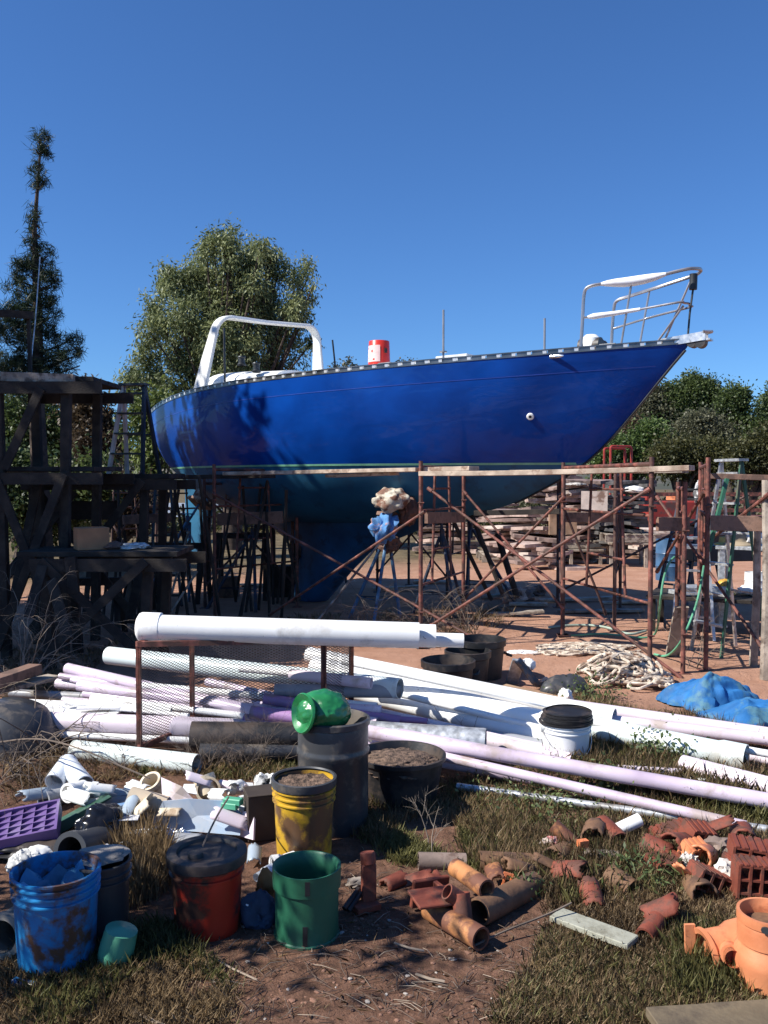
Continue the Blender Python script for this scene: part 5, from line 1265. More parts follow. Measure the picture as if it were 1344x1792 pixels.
m = MB(); t = c_; m.lathe([(.128,0),(.141,0),(.144,.012),(.144,.034),(.134,.036),(.128,.03)], 40, (c_[0], c_[1], .325)); build('rim_ring', m, GRYPL, None, 'black plastic rim ring pressed on top of the yellow bucket', 'ring')
c_ = gx(990,1330); wb = bucket('white bucket with ragged black rim standing among the pipes', c_, .143, .25, WHTPL, rz=.2, rings=2)
m = MB()
for k in range(5): m.lathe([(.145-.003*k,0),(.157-.004*k,.004),(.158-.004*k,.016),(.145-.003*k,.02)], 36, (c_[0]+.003*k, c_[1], .226+.014*k), Matrix.Rotation(.05*(k % 2)-.02,3,'Y'), wob=.015)
m.lathe([(0,0),(.14,0)], 36, (c_[0], c_[1], .293)); build('hose_coil', m, BLKP, None, 'flat coil of black hose sitting on top of the white bucket', 'hose')
# green pot with slots
c_ = gx(537,1632); gp = thing('green_pot', 'open green round pot with flared rim and slots in the foreground', 'pot', (*c_, -.005)); m = MB()
m.lathe([(.112,0),(.121,.002),(.121,.010),(.116,.014),(.116,.10),(.117,.183),(.125,.187),(.126,.258),(.120,.258),(.113,.250),(.109,.20),(.108,.02),(0,.02)], 48, wob=.01)
build('pot_body', m, GREENB, gp, local=True)
for a_, z0_, z1_ in ((-88,.015,.085),(-84,.20,.25),(20,.2,.25),(150,.015,.085)):
    m = MB(); a = R(a_); rr_ = .1165 if z0_ < .1 else .1255; m.box((rr_*math.cos(a), rr_*math.sin(a), (z0_+z1_)/2), (.006,.017,z1_-z0_), rotz(a)); build('slot', m, DARKM, gp, local=True)
# tall grey barrel
c_ = (-.243, 4.20); br_ = thing('barrel', 'tall dark grey plastic barrel with raised hoops behind the yellow bucket', 'barrel', (*c_, 0)); m = MB()
RB_ = .168; m.lathe([(0,0),(RB_*.92,0),(RB_*.97,.02),(RB_,.12),(RB_,.36),(RB_*1.035,.37),(RB_*1.035,.385),(RB_,.395),(RB_,.405),(RB_*1.0,.49),(RB_*.985,.50),(RB_*1.05,.505),(RB_*1.05,.53),(RB_*.98,.535),(RB_*.95,.52),(RB_*.9,.44),(0,.44)], 44)
build('barrel_body', m, GRYPL, br_, local=True)
gb = V((*c_, .50)); GRNB = mat('green_bag_plastic', (.012,.13,.042), .3, var=.2, scale=8, c2=(.02,.19,.06), bump=.3, bscale=14, coat=.3)
m = MB(); vs, fs = ICO(5); out = []
for p in vs:
    k = 1+.05*noise.noise(p*3)+.03*(1-abs(noise.noise(p*6))*2)
    out.append(gb+V((-.045,-.04,.065))+V((p.x*.13*k, p.y*.12*k, p.z*.105*k*(1 if p.z > 0 else .8))))
m.add(out, fs, 0, True)
gbo = build('green_sack', m, GRNB, None, 'shiny green plastic sack stuffed into the top of the tall grey barrel', 'sack')
m = MB(); mt_ = align(V((-.75,-.62,.22))); m.lathe([(.07,.0),(.088,.012),(.092,.022),(.086,.03),(.066,.012),(.03,.0),(0,.008)], 30, gb+V((-.115,-.115,.08)), mt_, wob=.05); build('folded_mouth', m, GRNB, gbo)
# flat tub of soil
c_ = gx(700,1392); ft = thing('soil_tub', 'wide low black tub of brown soil in the shade behind the tall barrel', 'tub', (*c_, 0)); m = MB()
m.lathe([(0,.01),(.19,0),(.225,.20),(.24,.205),(.24,.225),(.225,.225),(.21,.18),(0,.18)], 36, wob=.02); build('tub_body', m, BLKP, ft, local=True)
m = MB(); m.ico((0,0,.17), (.205,.205,.05), 4, .12, 6, 3); build('soil', m, SOIL, ft, local=True)
# grey pot behind the blue bucket
c_ = gx(180,1632); bucket('dark grey bucket with a flat stone on top behind the blue bucket', c_, .100, .285, GRYPL, bail=False, rings=2)
m = MB(); m.ico((c_[0], c_[1], .290), (.095,.09,.014), 3, .12, 2, 9); build('stone', m, mat('grey_stone', (.22,.20,.18), .85, var=.25, bump=.4), None, 'flat grey stone covering the dark grey bucket', 'stone')
# ================================================================== LEFT DEBRIS
def mouth(m, p, d, r, L, t=.006, n=24):
    d = V(d).normalized(); m.pipe(V(p), V(p)-d*L, r, t, n, seg=2); return m
def PD(px, py, z): return G(px, py, z)
m = MB(); a_ = PD(95,1370,.10); b_ = PD(148,1374,.11); top_ = PD(118,1338,.15)
m.pipe(a_, top_, .052, .005, 26, seg=3); m.pipe(b_, top_+V((.0,0,.0)), .050, .005, 26, seg=3)
m.ico(top_, (.055,.055,.055), 3, 0)
build('pipe_wye', m, mat('pale_blue_white_plastic', (.68,.72,.76), .35, var=.06, dirt=(.45,.45,.45), damt=.25), None, 'white wye pipe fitting with two open mouths facing the camera', 'pipe fitting')
def fitting(label, p, d, r, L, mt, name='pipe_fitting', collar=True, t=.006, extra=None, cat='pipe fitting'):
    m = MB(); p = V(p); d = V(d).normalized(); mm = align(-d)
    prof = [(r-t,.06),(r-t,0),(r+.006,0),(r+.006,.035),(r,.04)] if collar else [(r-t,.06),(r-t,0),(r,0)]
    prof += [(r, L*.5),(r, L),(r-t, L),(r-t, L-.06)]
    m.lathe(prof, 26, p, mm)
    m.disc(p+mm @ V((0,0,L*.55)), r-t, 26, mm)
    if extra:
        q, e, r2, L2 = extra; q = p+mm @ V(q); mm2 = align(V(e)); m.lathe([(r2, -.02),(r2,L2),(r2+.005,L2),(r2+.005,L2+.03),(r2-t,L2+.03),(r2-t,L2-.04)], 22, q, mm2); m.disc(q+mm2 @ V((0,0,L2-.03)), r2-t, 22, mm2)
    return build(name, m, mt, None, label, cat)
WB = _m['pale_blue_white_plastic']
fitting('small white elbow below the white wye fitting', PD(118,1388,.12), (-.45,-1,.1), .042, .11, PVC, extra=((0,0,.09),(1,.2,-.2),.04,.05))
fitting('grey pipe stub with open mouth below and left of the white wye', PD(76,1400,.06), (-.6,-1,.15), .042, .25, GREYP)
P_('pale grey blue curved looking pipe running right from the small elbow', PD(150,1385,.13), PD(250,1396,.09), .032, mat('blue_grey_plastic', (.30,.36,.42), .4, var=.12))
P_('slate blue pipe lying under the pale grey blue pipe', PD(150,1408,.09), PD(265,1402,.08), .03, GREYP)
m = MB(); m.box(PD(190,1412,.05), (.2,.14,.09), rotz(.2)); m.box(PD(215,1398,.09), (.16,.06,.05), rotz(-.1)); m.box(PD(160,1402,.08), (.08,.06,.06), rotz(.5)); build('plastic_housing', m, mat('slate_plastic', (.13,.16,.19), .5), None, 'slate grey blocky plastic housing in the middle of the left heap', 'housing', bevel=.008)
m = MB(); m.box(PD(215,1410,.13), (.17,.035,.02), Matrix.Rotation(-.15,3,'Y') @ rotz(.1)); build('blue_strip', m, mat('faded_blue_slat', (.14,.26,.45), .5), None, 'small faded blue slat lying on the left heap', 'slat', bevel=.003)
# purple tray with triangular pockets
PT = mat('purple_tray_plastic', (.15,.09,.25), .5, var=.12, scale=6, dirt=(.28,.24,.34), damt=.25)
tc_ = PD(38,1446,.11); t = thing('purple_tray', 'purple plastic tray with rows of triangular pockets at the left edge', 'tray', tc_)
t.rotation_euler = (R(16), R(-7), R(14)); m = MB(); W_, D_ = .31, .21
m.box((0,0,-.03), (W_,D_,.02)); 
for sg in (-1,1): m.box((sg*W_/2,0,-.005), (.012,D_+.012,.07)); m.box((0,sg*D_/2,-.005), (W_-.012,.012,.07))
build('tray_body', m, PT, t, local=True); m = MB()
nx_, ny_ = 6, 5
for i in range(nx_+1):
    x = -W_/2+W_*i/nx_
    if 0 < i < nx_: m.box((x,0,0), (.004,D_-.01,.04))
for j in range(1, ny_): m.box((0,-D_/2+D_*j/ny_,.001), (W_-.01,.005,.043))
for i in range(nx_):
    for j in range(ny_):
        x0 = -W_/2+W_*i/nx_; y0 = -D_/2+D_*j/ny_; m.beam((x0+.003,y0+.003,.0), (x0+W_/nx_-.003,y0+D_/ny_-.003,.0), .004, .036)
        m.add([(x0,y0,.018),(x0+W_/nx_,y0,.018),(x0+W_/nx_,y0+D_/ny_,.018)], [(0,1,2)])
build('pocket_divider', m, PT, t, local=True)
m = MB(); m.box(PD(118,1432,.06), (.42,.14,.012), Matrix.Rotation(R(-24),3,'Y') @ rotz(.5)); m.box(PD(100,1452,.05), (.36,.012,.05), Matrix.Rotation(R(-24),3,'Y') @ rotz(.5))
build('green_tray', m, mat('dark_green_plastic', (.035,.10,.065), .45, dirt=(.15,.17,.13), damt=.25), None, 'dark green flat tray lying aslant between purple tray and black bag', 'tray', bevel=.004)
cloth('black_bag', 'shiny black plastic bag bunched on top of the left heap', PD(172,1452,.08), (.115,.10,.10), mat('black_bag_film', (.012,.012,.014), .22, var=.2), 81, .6, cat='bag', fr=2.0, amp=.12)
m = MB(); m.tube(smooth_pts([PD(135,1440,.12), PD(160,1425,.16), PD(190,1415,.17)],2), .01, 8); build('curved_strip', m, PVC, None, 'thin white curved strip over the black bag', 'strip')
m = MB(); m.box(PD(210,1447,.07), (.13,.02,.11), Matrix.Rotation(.3,3,'X') @ rotz(.1)); m.box(PD(210,1432,.125), (.17,.06,.006), rotz(.1)); build('white_carton', m, mat('white_card', (.72,.72,.74), .6), None, 'white folded card box right behind the black bag', 'box', bevel=.002)
# black hose mouth
fitting('big dark corrugated hose mouth behind the blue bucket', PD(122,1490,.10), (-.3,-1,.25), .075, .3, GRYPL, t=.016, collar=True)
cloth('black_bag', 'dark crumpled plastic under the green tray, above the blue bucket', PD(75,1482,.03), (.2,.12,.05), BLKP, 82, .6, cat='bag')
for i_, (px, py, z, rx, lb_) in enumerate(((190,1487,.09,.05,'small white printed card above the grey bucket, left one'), (208,1492,.085,.04,'small white printed card above the grey bucket, right one'))):
    m = MB(); m.box(PD(px,py,z), (rx*1.3,.05,.012), Matrix.Rotation(.35*(1-2*i_),3,'Y') @ rotz(-.4)); build('card', m, mat('white_card', (.72,.72,.74), .6), None, lb_, 'card')
m = MB(); m.tube([PD(218,1485,.06)+V((.03*math.cos(a), 0, .03*math.sin(a))) for a in np.linspace(0, 5.6, 14)], .003, 6); build('wire_loop', m, GALV, None, 'small bent wire loop beside the white cards', 'wire')
cloth('white_paper', 'white crumpled paper left above the blue bucket rim', PD(62,1502,.05), (.07,.05,.045), PVC, 83, .7)
cloth('white_cup', 'whitish crumpled cup at the left behind the blue bucket', PD(32,1510,.05), (.05,.05,.05), mat('greyish_white', (.55,.55,.52), .5), 84, .7)
# cream broken fittings
fitting('cream pipe fitting leaning behind the beige cardboard piece', PD(262,1366,.20), (-.25,-.5,.75), .048, .16, CREAM, extra=((0,0,.12),(.6,-.3,-.5),.04,.06))
m = MB(); m.pipe(PD(228,1394,.16), PD(292,1412,.12), .048, .004, 22, seg=3); build('broken_pipe', m, mat('beige_card', (.50,.41,.30), .7, var=.1), None, 'beige tube piece lying across the cream fitting', 'pipe')
m = MB(); vs = []; n = 18; rnd = random.Random(4)
p0 = PD(270,1410,.15); p1 = PD(238,1440,.07); mm = align(p1-p0); LL = (p1-p0).length
for i in range(9):
    for j in range(n):
        a = R(20+230*j/(n-1)); z = LL*i/8*(1 if i < 8 else 1)
        if i == 8: z = LL*(.8+.3*rnd.random())
        if i == 0: z = -LL*.25*rnd.random()
        vs.append(p0+mm @ V((.055*math.cos(a), .055*math.sin(a), z)))
m.add(vs, [(i*n+j, i*n+j+1, (i+1)*n+j+1, (i+1)*n+j) for i in range(8) for j in range(n-1)], 0, True)
o = build('broken_pipe', m, CREAM, None, 'broken cream pipe shell with jagged edges in the left heap', 'pipe'); sm_ = o.modifiers.new('thick', 'SOLIDIFY'); sm_.thickness = .005
fitting('cream wye fitting with round open mouth in the middle of the heap', PD(364,1382,.14), (.2,-1,.35), .056, .13, CREAM, extra=((0,0,.05),(-.4,.3,.9),.05,.04))
# sheets
SHB = mat('pale_blue_sheet', (.36,.47,.60), .35, var=.08, scale=4, dirt=(.45,.5,.56), damt=.3)
def panel(label, pts, th, mt, name='plastic_sheet', cat='sheet', curl=0):
    m = MB(); pts = [V(p) for p in pts]; k = len(pts); c = sum(pts, V((0,0,0)))/k; nrm = (pts[1]-pts[0]).cross(pts[-1]-pts[0]).normalized(); 
    if nrm.z < 0: nrm = -nrm
    up = [p for p in pts]+[c+nrm*curl]; dn = [p-nrm*th for p in pts]+[c+nrm*(curl-th)]
    m.add(up+dn, [(i, (i+1) % k, k) for i in range(k)]+[(k+1+(i+1) % k, k+1+i, 2*k+1) for i in range(k)]+[(i, k+1+i, k+1+(i+1) % k, (i+1) % k) for i in range(k)]); return build(name, m, mt, None, label, cat)
panel('large pale blue plastic sheet in the middle of the left heap', [PD(262,1448,.05), PD(300,1452,.04), PD(420,1462,.04), PD(424,1425,.10), PD(400,1402,.16), PD(330,1398,.18), PD(285,1402,.17)], .006, SHB, curl=.006)
panel('lavender panel standing behind the pale blue sheet', [PD(285,1412,.12), PD(342,1403,.15), PD(318,1376,.22), PD(282,1360,.24)], .006, LAVP)
panel('white torn sheet piece behind the pale blue sheet', [PD(318,1385,.18), PD(345,1390,.17), PD(340,1372,.2), PD(322,1372,.2)], .004, PVC)
panel('grey lavender board standing right of the pale blue sheet', [PD(425,1420,.12), PD(445,1420,.14), PD(443,1470,.03), PD(415,1462,.02)], .01, LAVP)
FOIL = mat('aluminium_foil', (.85,.86,.87), .18, metal=1, var=.05)
cloth('foil', 'crumpled shiny foil at the lower edge of the pale blue sheet', PD(300,1462,.02), (.15,.05,.03), FOIL, 91, .6, cat='foil', fr=9, amp=.3)
cloth('foil', 'crumpled grey foil in front of the shiny foil', PD(268,1478,.01), (.13,.06,.025), mat('dull_foil', (.28,.31,.36), .35, metal=.6), 92, .6, cat='foil', fr=8, amp=.3)
m = MB(); m.box(PD(408,1402,.17), (.09,.04,.03), rotz(-.3)); m.box(PD(402,1410,.15), (.08,.03,.03), rotz(-.3)); build('green_clip', m, mat('sea_green', (.08,.36,.22), .45), None, 'small sea green plastic clip on the pale blue sheet', 'clip', bevel=.004)
fitting('white cup like coupling at the top right of the heap', PD(428,1402,.14), (.1,-.3,.9), .04, .10, PVC)
fitting('white pipe coupling lying behind the cream wye', PD(400,1378,.14), (-.9,-.4,.2), .03, .12, PVC)
P_('short white pipe length top of the heap, right of the cream wye', PD(385,1372,.14), PD(430,1380,.14), .022, LAVP)
cloth('spotted_bag', 'white bag with black spots next to the tall barrel', PD(468,1382,.13), (.055,.05,.09), mat('spotted_bag_m', (.75,.74,.7), .6, dirt=(.02,.02,.02), damt=.42, dscale=22), 93, 1, cat='bag')
m = MB(); c_ = PD(452,1470,.0); m.box(c_+V((0,.05,.105)), (.13,.14,.21), rotz(.3)); m.box(c_+V((0,.05,.213)), (.135,.145,.006), rotz(.3)); build('crate', m, mat('brown_dark_box', (.05,.036,.028), .7, var=.2, dirt=(.1,.08,.07), damt=.3), None, 'dark brown box standing left of the yellow bucket', 'box', bevel=.006)
fitting('white pipe cap with round mouth between red bucket and green pot', PD(476,1512,.06), (-.9,-.5,.1), .03, .10, PVC)
P_('short white pipe lying behind the green pot', PD(480,1512,.06), PD(515,1500,.06), .026, PVC)
P_('short round white tube between the red bucket and green pot', PD(462,1528,.05), PD(476,1520,.05), .022, WB)
m = MB(); m.ico(PD(432,1592,.06), (.022,.02,.035), 3, .05); build('white_bulb', m, PVC, None, 'small white bulb leaning on the red bucket', 'bulb')
cloth('orange_rag', 'orange brown rag between the red bucket and the green pot', PD(463,1560,.06), (.045,.04,.07), mat('orange_rag_m', (.36,.15,.045), .8, var=.25), 94, 1)
cloth('blue_rag', 'dark blue bundle on the ground between red bucket and green pot', PD(455,1605,.03), (.06,.05,.09), mat('dark_blue_rag', (.03,.05,.09), .8), 95, .6)
m = MB(); m.tube([G(602,1590,.03), G(628,1555,.07)], .010, 8); m.tube([G(610,1594,.02), G(632,1562,.06)], .010, 8); build('black_cable', m, BLKP, None, 'two short shiny black rods leaning behind the green pot', 'rod')
cloth('grey_stone', 'small grey stones right of the green pot rim', G(622,1545,.02), (.05,.03,.02), WOODG, 96, .6, cat='stone')
# concrete pipe mouth at left edge, green half round piece, blue bit
fitting('grey clay pipe with dark open mouth at the left edge', G(2,1640,.085), (-.2,-1,.12), .07, .4, mat('grey_clay', (.26,.235,.20), .85, var=.2, dirt=(.13,.1,.08), damt=.35), t=.014)
m = MB(); m.lathe([(.055,0),(.06,.06),(.055,.13),(.0,.14)], 20, G(197,1690,.0), Matrix.Rotation(.25,3,'Y')); build('green_jug', m, mat('pale_green_plastic', (.09,.30,.19), .3, var=.2), None, 'pale green rounded jug half hidden by grass at the grey bucket', 'jug')
m = MB(); m.beam(G(22,1716,.012), G(62,1726,.012), .03, .02); build('blue_chip', m, BLUEB, None, 'small bright blue plastic bar on the soil before the blue bucket', 'chip', bevel=.006)
# ================================================================== CLAY AND RUSTY PIECES
CLAY = mat('orange_clay', (.38,.155,.05), .7, var=.2, scale=6, c2=(.46,.20,.075), dirt=(.15,.06,.035), damt=.5, dscale=8, bump=.15)
BRNC = mat('brown_clay', (.20,.105,.055), .8, var=.25, scale=7, dirt=(.10,.055,.035), damt=.42, dscale=7, bump=.2)
GRYC = mat('greyish_clay', (.27,.20,.165), .8, var=.2, scale=7, dirt=(.14,.09,.07), damt=.4, dscale=7, bump=.2)
RCL = mat('rust_red_clay', (.23,.055,.03), .75, var=.25, scale=9, dirt=(.11,.045,.03), damt=.42, dscale=9, bump=.2)
def C_(label, a, b, r, mt, t=.008): return P_(label, G(*a), G(*b), r, mt, t, name='clay_pipe')
C_('orange clay pipe lying nearest in the dirt, its dark open end toward the camera', (842,1643,.045), (752,1590,.045), .042, CLAY)
C_('orange brown clay pipe lying aslant behind the nearest one', (852,1556,.12), (797,1518,.12), .036, CLAY)
C_('grey brown log like pipe lying aslant to the right of the orange one', (836,1597,.05), (935,1548,.02), .052, BRNC)
C_('orange brown clay pipe half hidden in the grass, pointing right', (838,1508,.035), (930,1512,.02), .045, CLAY if False else BRNC)
C_('greyish clay pipe end behind the rusty plates', (732,1507,.03), (815,1509,.02), .038, GRYC)
C_('slim orange clay pipe standing out of the grass to the right', (1005,1478,.03), (968,1444,.10), .033, CLAY)
C_('short white pipe stub leaning in the grass right of centre', (1120,1434,.10), (1082,1452,.06), .030, PVC)
C_('brown wide clay pipe under the short white stub', (1085,1478,.03), (1052,1446,.05), .055, RCL)
C_('dark brown clay pipe deep in the grass at the middle right', (1105,1560,.01), (1064,1532,.04), .05, BRNC)
def slabs(name, label, boxes, mt, cat):
    m = MB()
    for (p, s_, ax, an) in boxes: m.box(p, s_, Matrix.Rotation(an, 3, ax))
    return build(name, m, mt, None, label, cat, bevel=.003)
slabs('channel_piece', 'rusty red angular channel piece left of the nearest clay pipe', [(G(752,1560,.06), (.16,.02,.11), V((.2,.2,1)), .5), (G(778,1582,.05), (.02,.15,.12), V((0,.1,1)), .5), (G(760,1570,.115), (.17,.12,.012), V((.3,.2,1)), .4)], RCL, 'channel')
m = MB(); m.pipe(G(812,1622,.03), G(806,1562,.14), .034, .006, 18, seg=2); m.pipe(G(806,1575,.11), G(782,1560,.15), .03, .006, 16, seg=2); m.tube([G(812,1628,.02), G(814,1600,.06)], .02, 8); build('rusty_fitting', m, RCL, None, 'rust red tee fitting leaning on the nearest clay pipe', 'pipe fitting')
m = MB(); p = G(645,1588,0); m.box(p+V((0,0,.09)), (.055,.04,.17), rotz(.2)); m.tube([p+V((0,0,.17)), p+V((-.005,.01,.215))], .03, 12); m.box(p+V((-.01,-.03,.02)), (.10,.07,.025), rotz(.5)); build('bracket', m, RCL, None, 'upright dark rust red bracket right of the green pot', 'bracket', bevel=.003)
m = MB(); p = G(888,1540,.06); 
for (dx, dz, sx_, sz_) in ((0,.026,.03,.008),(0,-.026,.03,.008),(-.014,0,.008,.05),(.014,0,.008,.05)): m.box(p+V((dx,0,dz)), (sx_,.008,sz_), Matrix.Rotation(.3,3,'Y'))
build('ring_link', m, ORG, None, 'small pale orange rectangular link among the clay pipes', 'link')
m = MB(); m.box(G(1020,1478,.07), (.045,.03,.04), rotz(.3)); m.tube([G(1018,1480,.06), G(1002,1500,.02)], .008, 6); build('orange_peg', m, ORG, None, 'small bright orange red block beside the slim orange pipe', 'block')
cloth('printed_rag', 'pale rag with a pink spot at the foot of the slim orange pipe', G(963,1482,.03), (.04,.03,.04), mat('pink_spot', (.45,.38,.33), .8, dirt=(.5,.12,.12), damt=.35, dscale=12), 97, .7)
plank('wooden_board', 'pale weathered board lying in the grass at lower right', G(972,1600,.03), G(1108,1650,.03), .09, .022, mat('bleached_board', (.36,.36,.29), .85, var=.12, dirt=(.2,.19,.14), damt=.4, bump=.2))
plank('wooden_board', 'greyish flat board behind the middle clay pipes', G(1022,1492,.05), G(1085,1497,.05), .06, .02, WOODG)
plank('wooden_board', 'large weathered board at the bottom right corner', G(1150,1800,.05), G(1500,1775,.05), .17, .03, mat('corner_board', (.15,.115,.07), .8, var=.2, stretch=(1,1,1), dirt=(.08,.06,.04), damt=.4, bump=.3))
# big orange couplings
ORC = mat('orange_coupling', (.60,.20,.085), .5, var=.12, scale=5, c2=(.66,.26,.12), dirt=(.40,.13,.06), damt=.3, dscale=7, bump=.08)
c_ = gx(1343,1728); t = thing('orange_coupling', 'large upright orange pipe coupling cut by the right edge', 'pipe fitting', (*c_, -.02)); t.scale = (1,1,.74); m = MB()
m.lathe([(.075,0),(.085,0),(.098,.10),(.106,.15),(.104,.20),(.092,.225),(.091,.235),(.096,.24),(.096,.315),(.094,.325),(.098,.33),(.098,.37),(.088,.37),(.082,.30),(.08,.1)], 36); build('coupling_body', m, ORC, t, local=True)
m = MB(); a = R(-118); m.tube([(.094*math.cos(a),.094*math.sin(a),.345),(.106*math.cos(a),.106*math.sin(a),.345)], .014, 10); build('plug', m, DARKM, t, local=True)
m = MB(); m.disc((0,0,.31), .085, 30); build('dark_inside', m, BRNC, t, local=True)
a_, b_ = G(1230,1666,.055), G(1308,1648,.07); m = MB(); mm = align(b_-a_); L_ = (b_-a_).length+.05
m.lathe([(0,.03),(.056,.03),(.058,.0),(.076,-.004),(.078,.012),(.068,.02),(.066,.09),(.078,.12),(.080,.17),(.072,.24),(0,.24)], 30, a_, mm); q_ = a_+mm @ V((0,0,.075))+V((0,-.05,.015)); m.pipe(q_+V((-.01,-.05,.012)), q_, .034, .007, 18, seg=2); m.disc(q_+V((-.004,-.02,.005)), .03, 16, align(V((-.01,-.05,.012))))
build('orange_wye', m, ORC, None, 'orange branch pipe fitting lying left of the large orange coupling', 'pipe fitting')
m = MB(); m.beam(G(1208,1682,.0), G(1206,1682,.0)+V((0,0,.13)), .035, .012, up=V((0,1,0))); build('orange_flange', m, ORC, None, 'thin upright orange flange left of the orange branch fitting', 'flange')
# hollow clay blocks
def hblock(label, c, sz, rot, mt, nx=3, ny=2):
    m = MB(); w_, d_, h_ = sz; R3 = rot; c = V(c); t_ = .010
    for i in range(nx+1): m.box(c+R3 @ V((-w_/2+(w_-t_)*i/nx+t_/2,0,0)), (t_, d_, h_), R3)
    for j in range(ny+1): m.box(c+R3 @ V((0,0,-h_/2+(h_-t_)*j/ny+t_/2)), (w_-.002, d_-.004, t_-.001), R3)
    for i in range(nx*2): m.box(c+R3 @ V((-w_/2+w_*(i+.5)/(nx*2),0,h_/2+.003)), (w_/(nx*4), d_-.002, .006), R3)
    return build('hollow_block', m, mt, None, label, 'clay block')
E = lambda a, b, c: (Matrix.Rotation(a,3,'X') @ Matrix.Rotation(b,3,'Y') @ Matrix.Rotation(c,3,'Z'))
hblock('dark red hollow ribbed clay block, topmost at the right edge', G(1322,1490,.13), (.20,.12,.06), E(.1,.1,-.2), RCL)
hblock('dark red hollow clay block standing on end at the right edge', G(1316,1545,.07), (.14,.10,.17), E(0,.05,-.1), RCL, 3, 3)
hblock('dark red ribbed clay block leaning left of the orange shard', G(1175,1458,.05), (.18,.10,.05), E(.2,-.1,.3), RCL)
hblock('red hollow clay block with open channel behind the orange shard', G(1220,1462,.09), (.12,.10,.09), E(.2,.3,.2), RCL, 2, 1)
hblock('bright orange broken clay block in the middle of the rubble', G(1214,1488,.09), (.10,.07,.07), E(.4,.2,.4), CLAY if False else ORC, 2, 1)
hblock('dark red clay block lying half buried under the orange shard', G(1165,1515,.04), (.16,.10,.07), E(.1,.1,.4), RCL, 3, 1)
hblock('dark red clay block in the weeds below the white mortar lump', G(1240,1540,.05), (.15,.11,.08), E(-.1,.4,.2), RCL, 3, 1)
hblock('dark red clay block between mortar lump and right edge', G(1292,1520,.06), (.10,.10,.10), E(.1,.1,.5), RCL, 2, 2)
C_('rust red half round clay tile in the weeds, lower middle right', (1150,1610,.04), (1128,1640,.02), .035, RCL)
C_('rust red clay pipe sticking out of the weeds under the rubble', (1180,1570,.05), (1140,1590,.04), .02, RCL)
m = MB(); m.ico(G(1205,1505,.07), (.035,.03,.03), 3, .3, 3, 5); build('mortar_lump', m, mat('white_mortar', (.62,.58,.52), .9, var=.15, bump=.5), None, 'small white mortar lump on the orange clay shard', 'lump')
m = MB(); m.ico(G(1268,1522,.07), (.035,.03,.045), 3, .25, 2.5, 6); build('mortar_lump', m, _m['white_mortar'], None, 'round pale mortar lump left of the right edge blocks', 'lump')
m = MB(); m.ico(G(1258,1480,.08), (.07,.05,.035), 3, .3, 2.5, 7); build('mortar_lump', m, GRYC, None, 'grey brown lump behind the round mortar lump', 'lump')
# small chips and litter on the bare soil
CH_ = mat('pale_chip', (.36,.32,.28), .8, var=.2); rnd = random.Random(12)
BARE = [(330,1600),(620,1500),(760,1640),(960,1600),(1000,1792),(380,1792)]
def inpoly(x, y, P):
    c = False; j = len(P)-1
    for i in range(len(P)):
        if (P[i][1] > y) != (P[j][1] > y) and x < (P[j][0]-P[i][0])*(y-P[i][1])/(P[j][1]-P[i][1])+P[i][0]: c = not c
        j = i
    return c
m = MB(); r_ = random.Random(3); n = 0
while n < 520:
    px = r_.uniform(300,1010); py = r_.uniform(1470,1800)
    if not inpoly(px, py, BARE): continue
    n += 1; p = G(px, py); z = gz(p.x, p.y); s_ = r_.choice((.003,.004,.006,.009)); m.ico(p+V((0,0,z+s_*.2)), (s_*r_.uniform(.8,1.6), s_, s_*.5), 1, .3, 2, n, r_.choice((0,0,0,0,0,0,0,1)), rotz(r_.uniform(0,3)), sm=False)
build('chips', m, [mat('soil_clod', (.17,.09,.06), .95, var=.3), CH_], None, 'small stones and pale chips strewn over the bare soil in front', 'litter', kind='stuff')
m = MB(); n = 0
while n < 380:
    px = r_.uniform(300,1050); py = r_.uniform(1500,1800)
    if not inpoly(px, py, BARE): continue
    n += 1; p = G(px, py); z = gz(p.x, p.y)+.004; a = r_.uniform(0, 6.3); L = r_.uniform(.02,.13); q = p+V((math.cos(a)*L, math.sin(a)*L, z+r_.uniform(0,.012))); md = (p+q)/2+V((r_.uniform(-.01,.01), r_.uniform(-.01,.01), z+.006)); p.z = z
    m.tube([p, md, q], [.0014,.0014,.0008], 4, r_.choice((0,0,0,0,1)))
build('twigs', m, [mat('twig_brown', (.11,.075,.055), .9, var=.3), mat('twig_pale', (.28,.22,.165), .9, var=.2)], None, 'fine twigs and straw scattered on the bare soil', 'litter', kind='stuff')
for lb_, a_, b_, r0 in (('pale stick on the soil in front of the nearest clay pipe, long one', (728,1705), (778,1718), .005), ('pale thin stick lying below the green pot shadow', (690,1650), (742,1664), .004), ('pale stick at the bottom left by the grass', (236,1770), (300,1800), .006), ('thin pale stick left under the red bucket', (365,1672), (450,1715), .0035)):
    m = MB(); m.tube([G(*a_, .01), G((a_[0]+b_[0])/2, (a_[1]+b_[1])/2+2, .015), G(*b_, .01)], r0, 6); build('stick', m, _m['twig_pale'], None, lb_, 'stick')
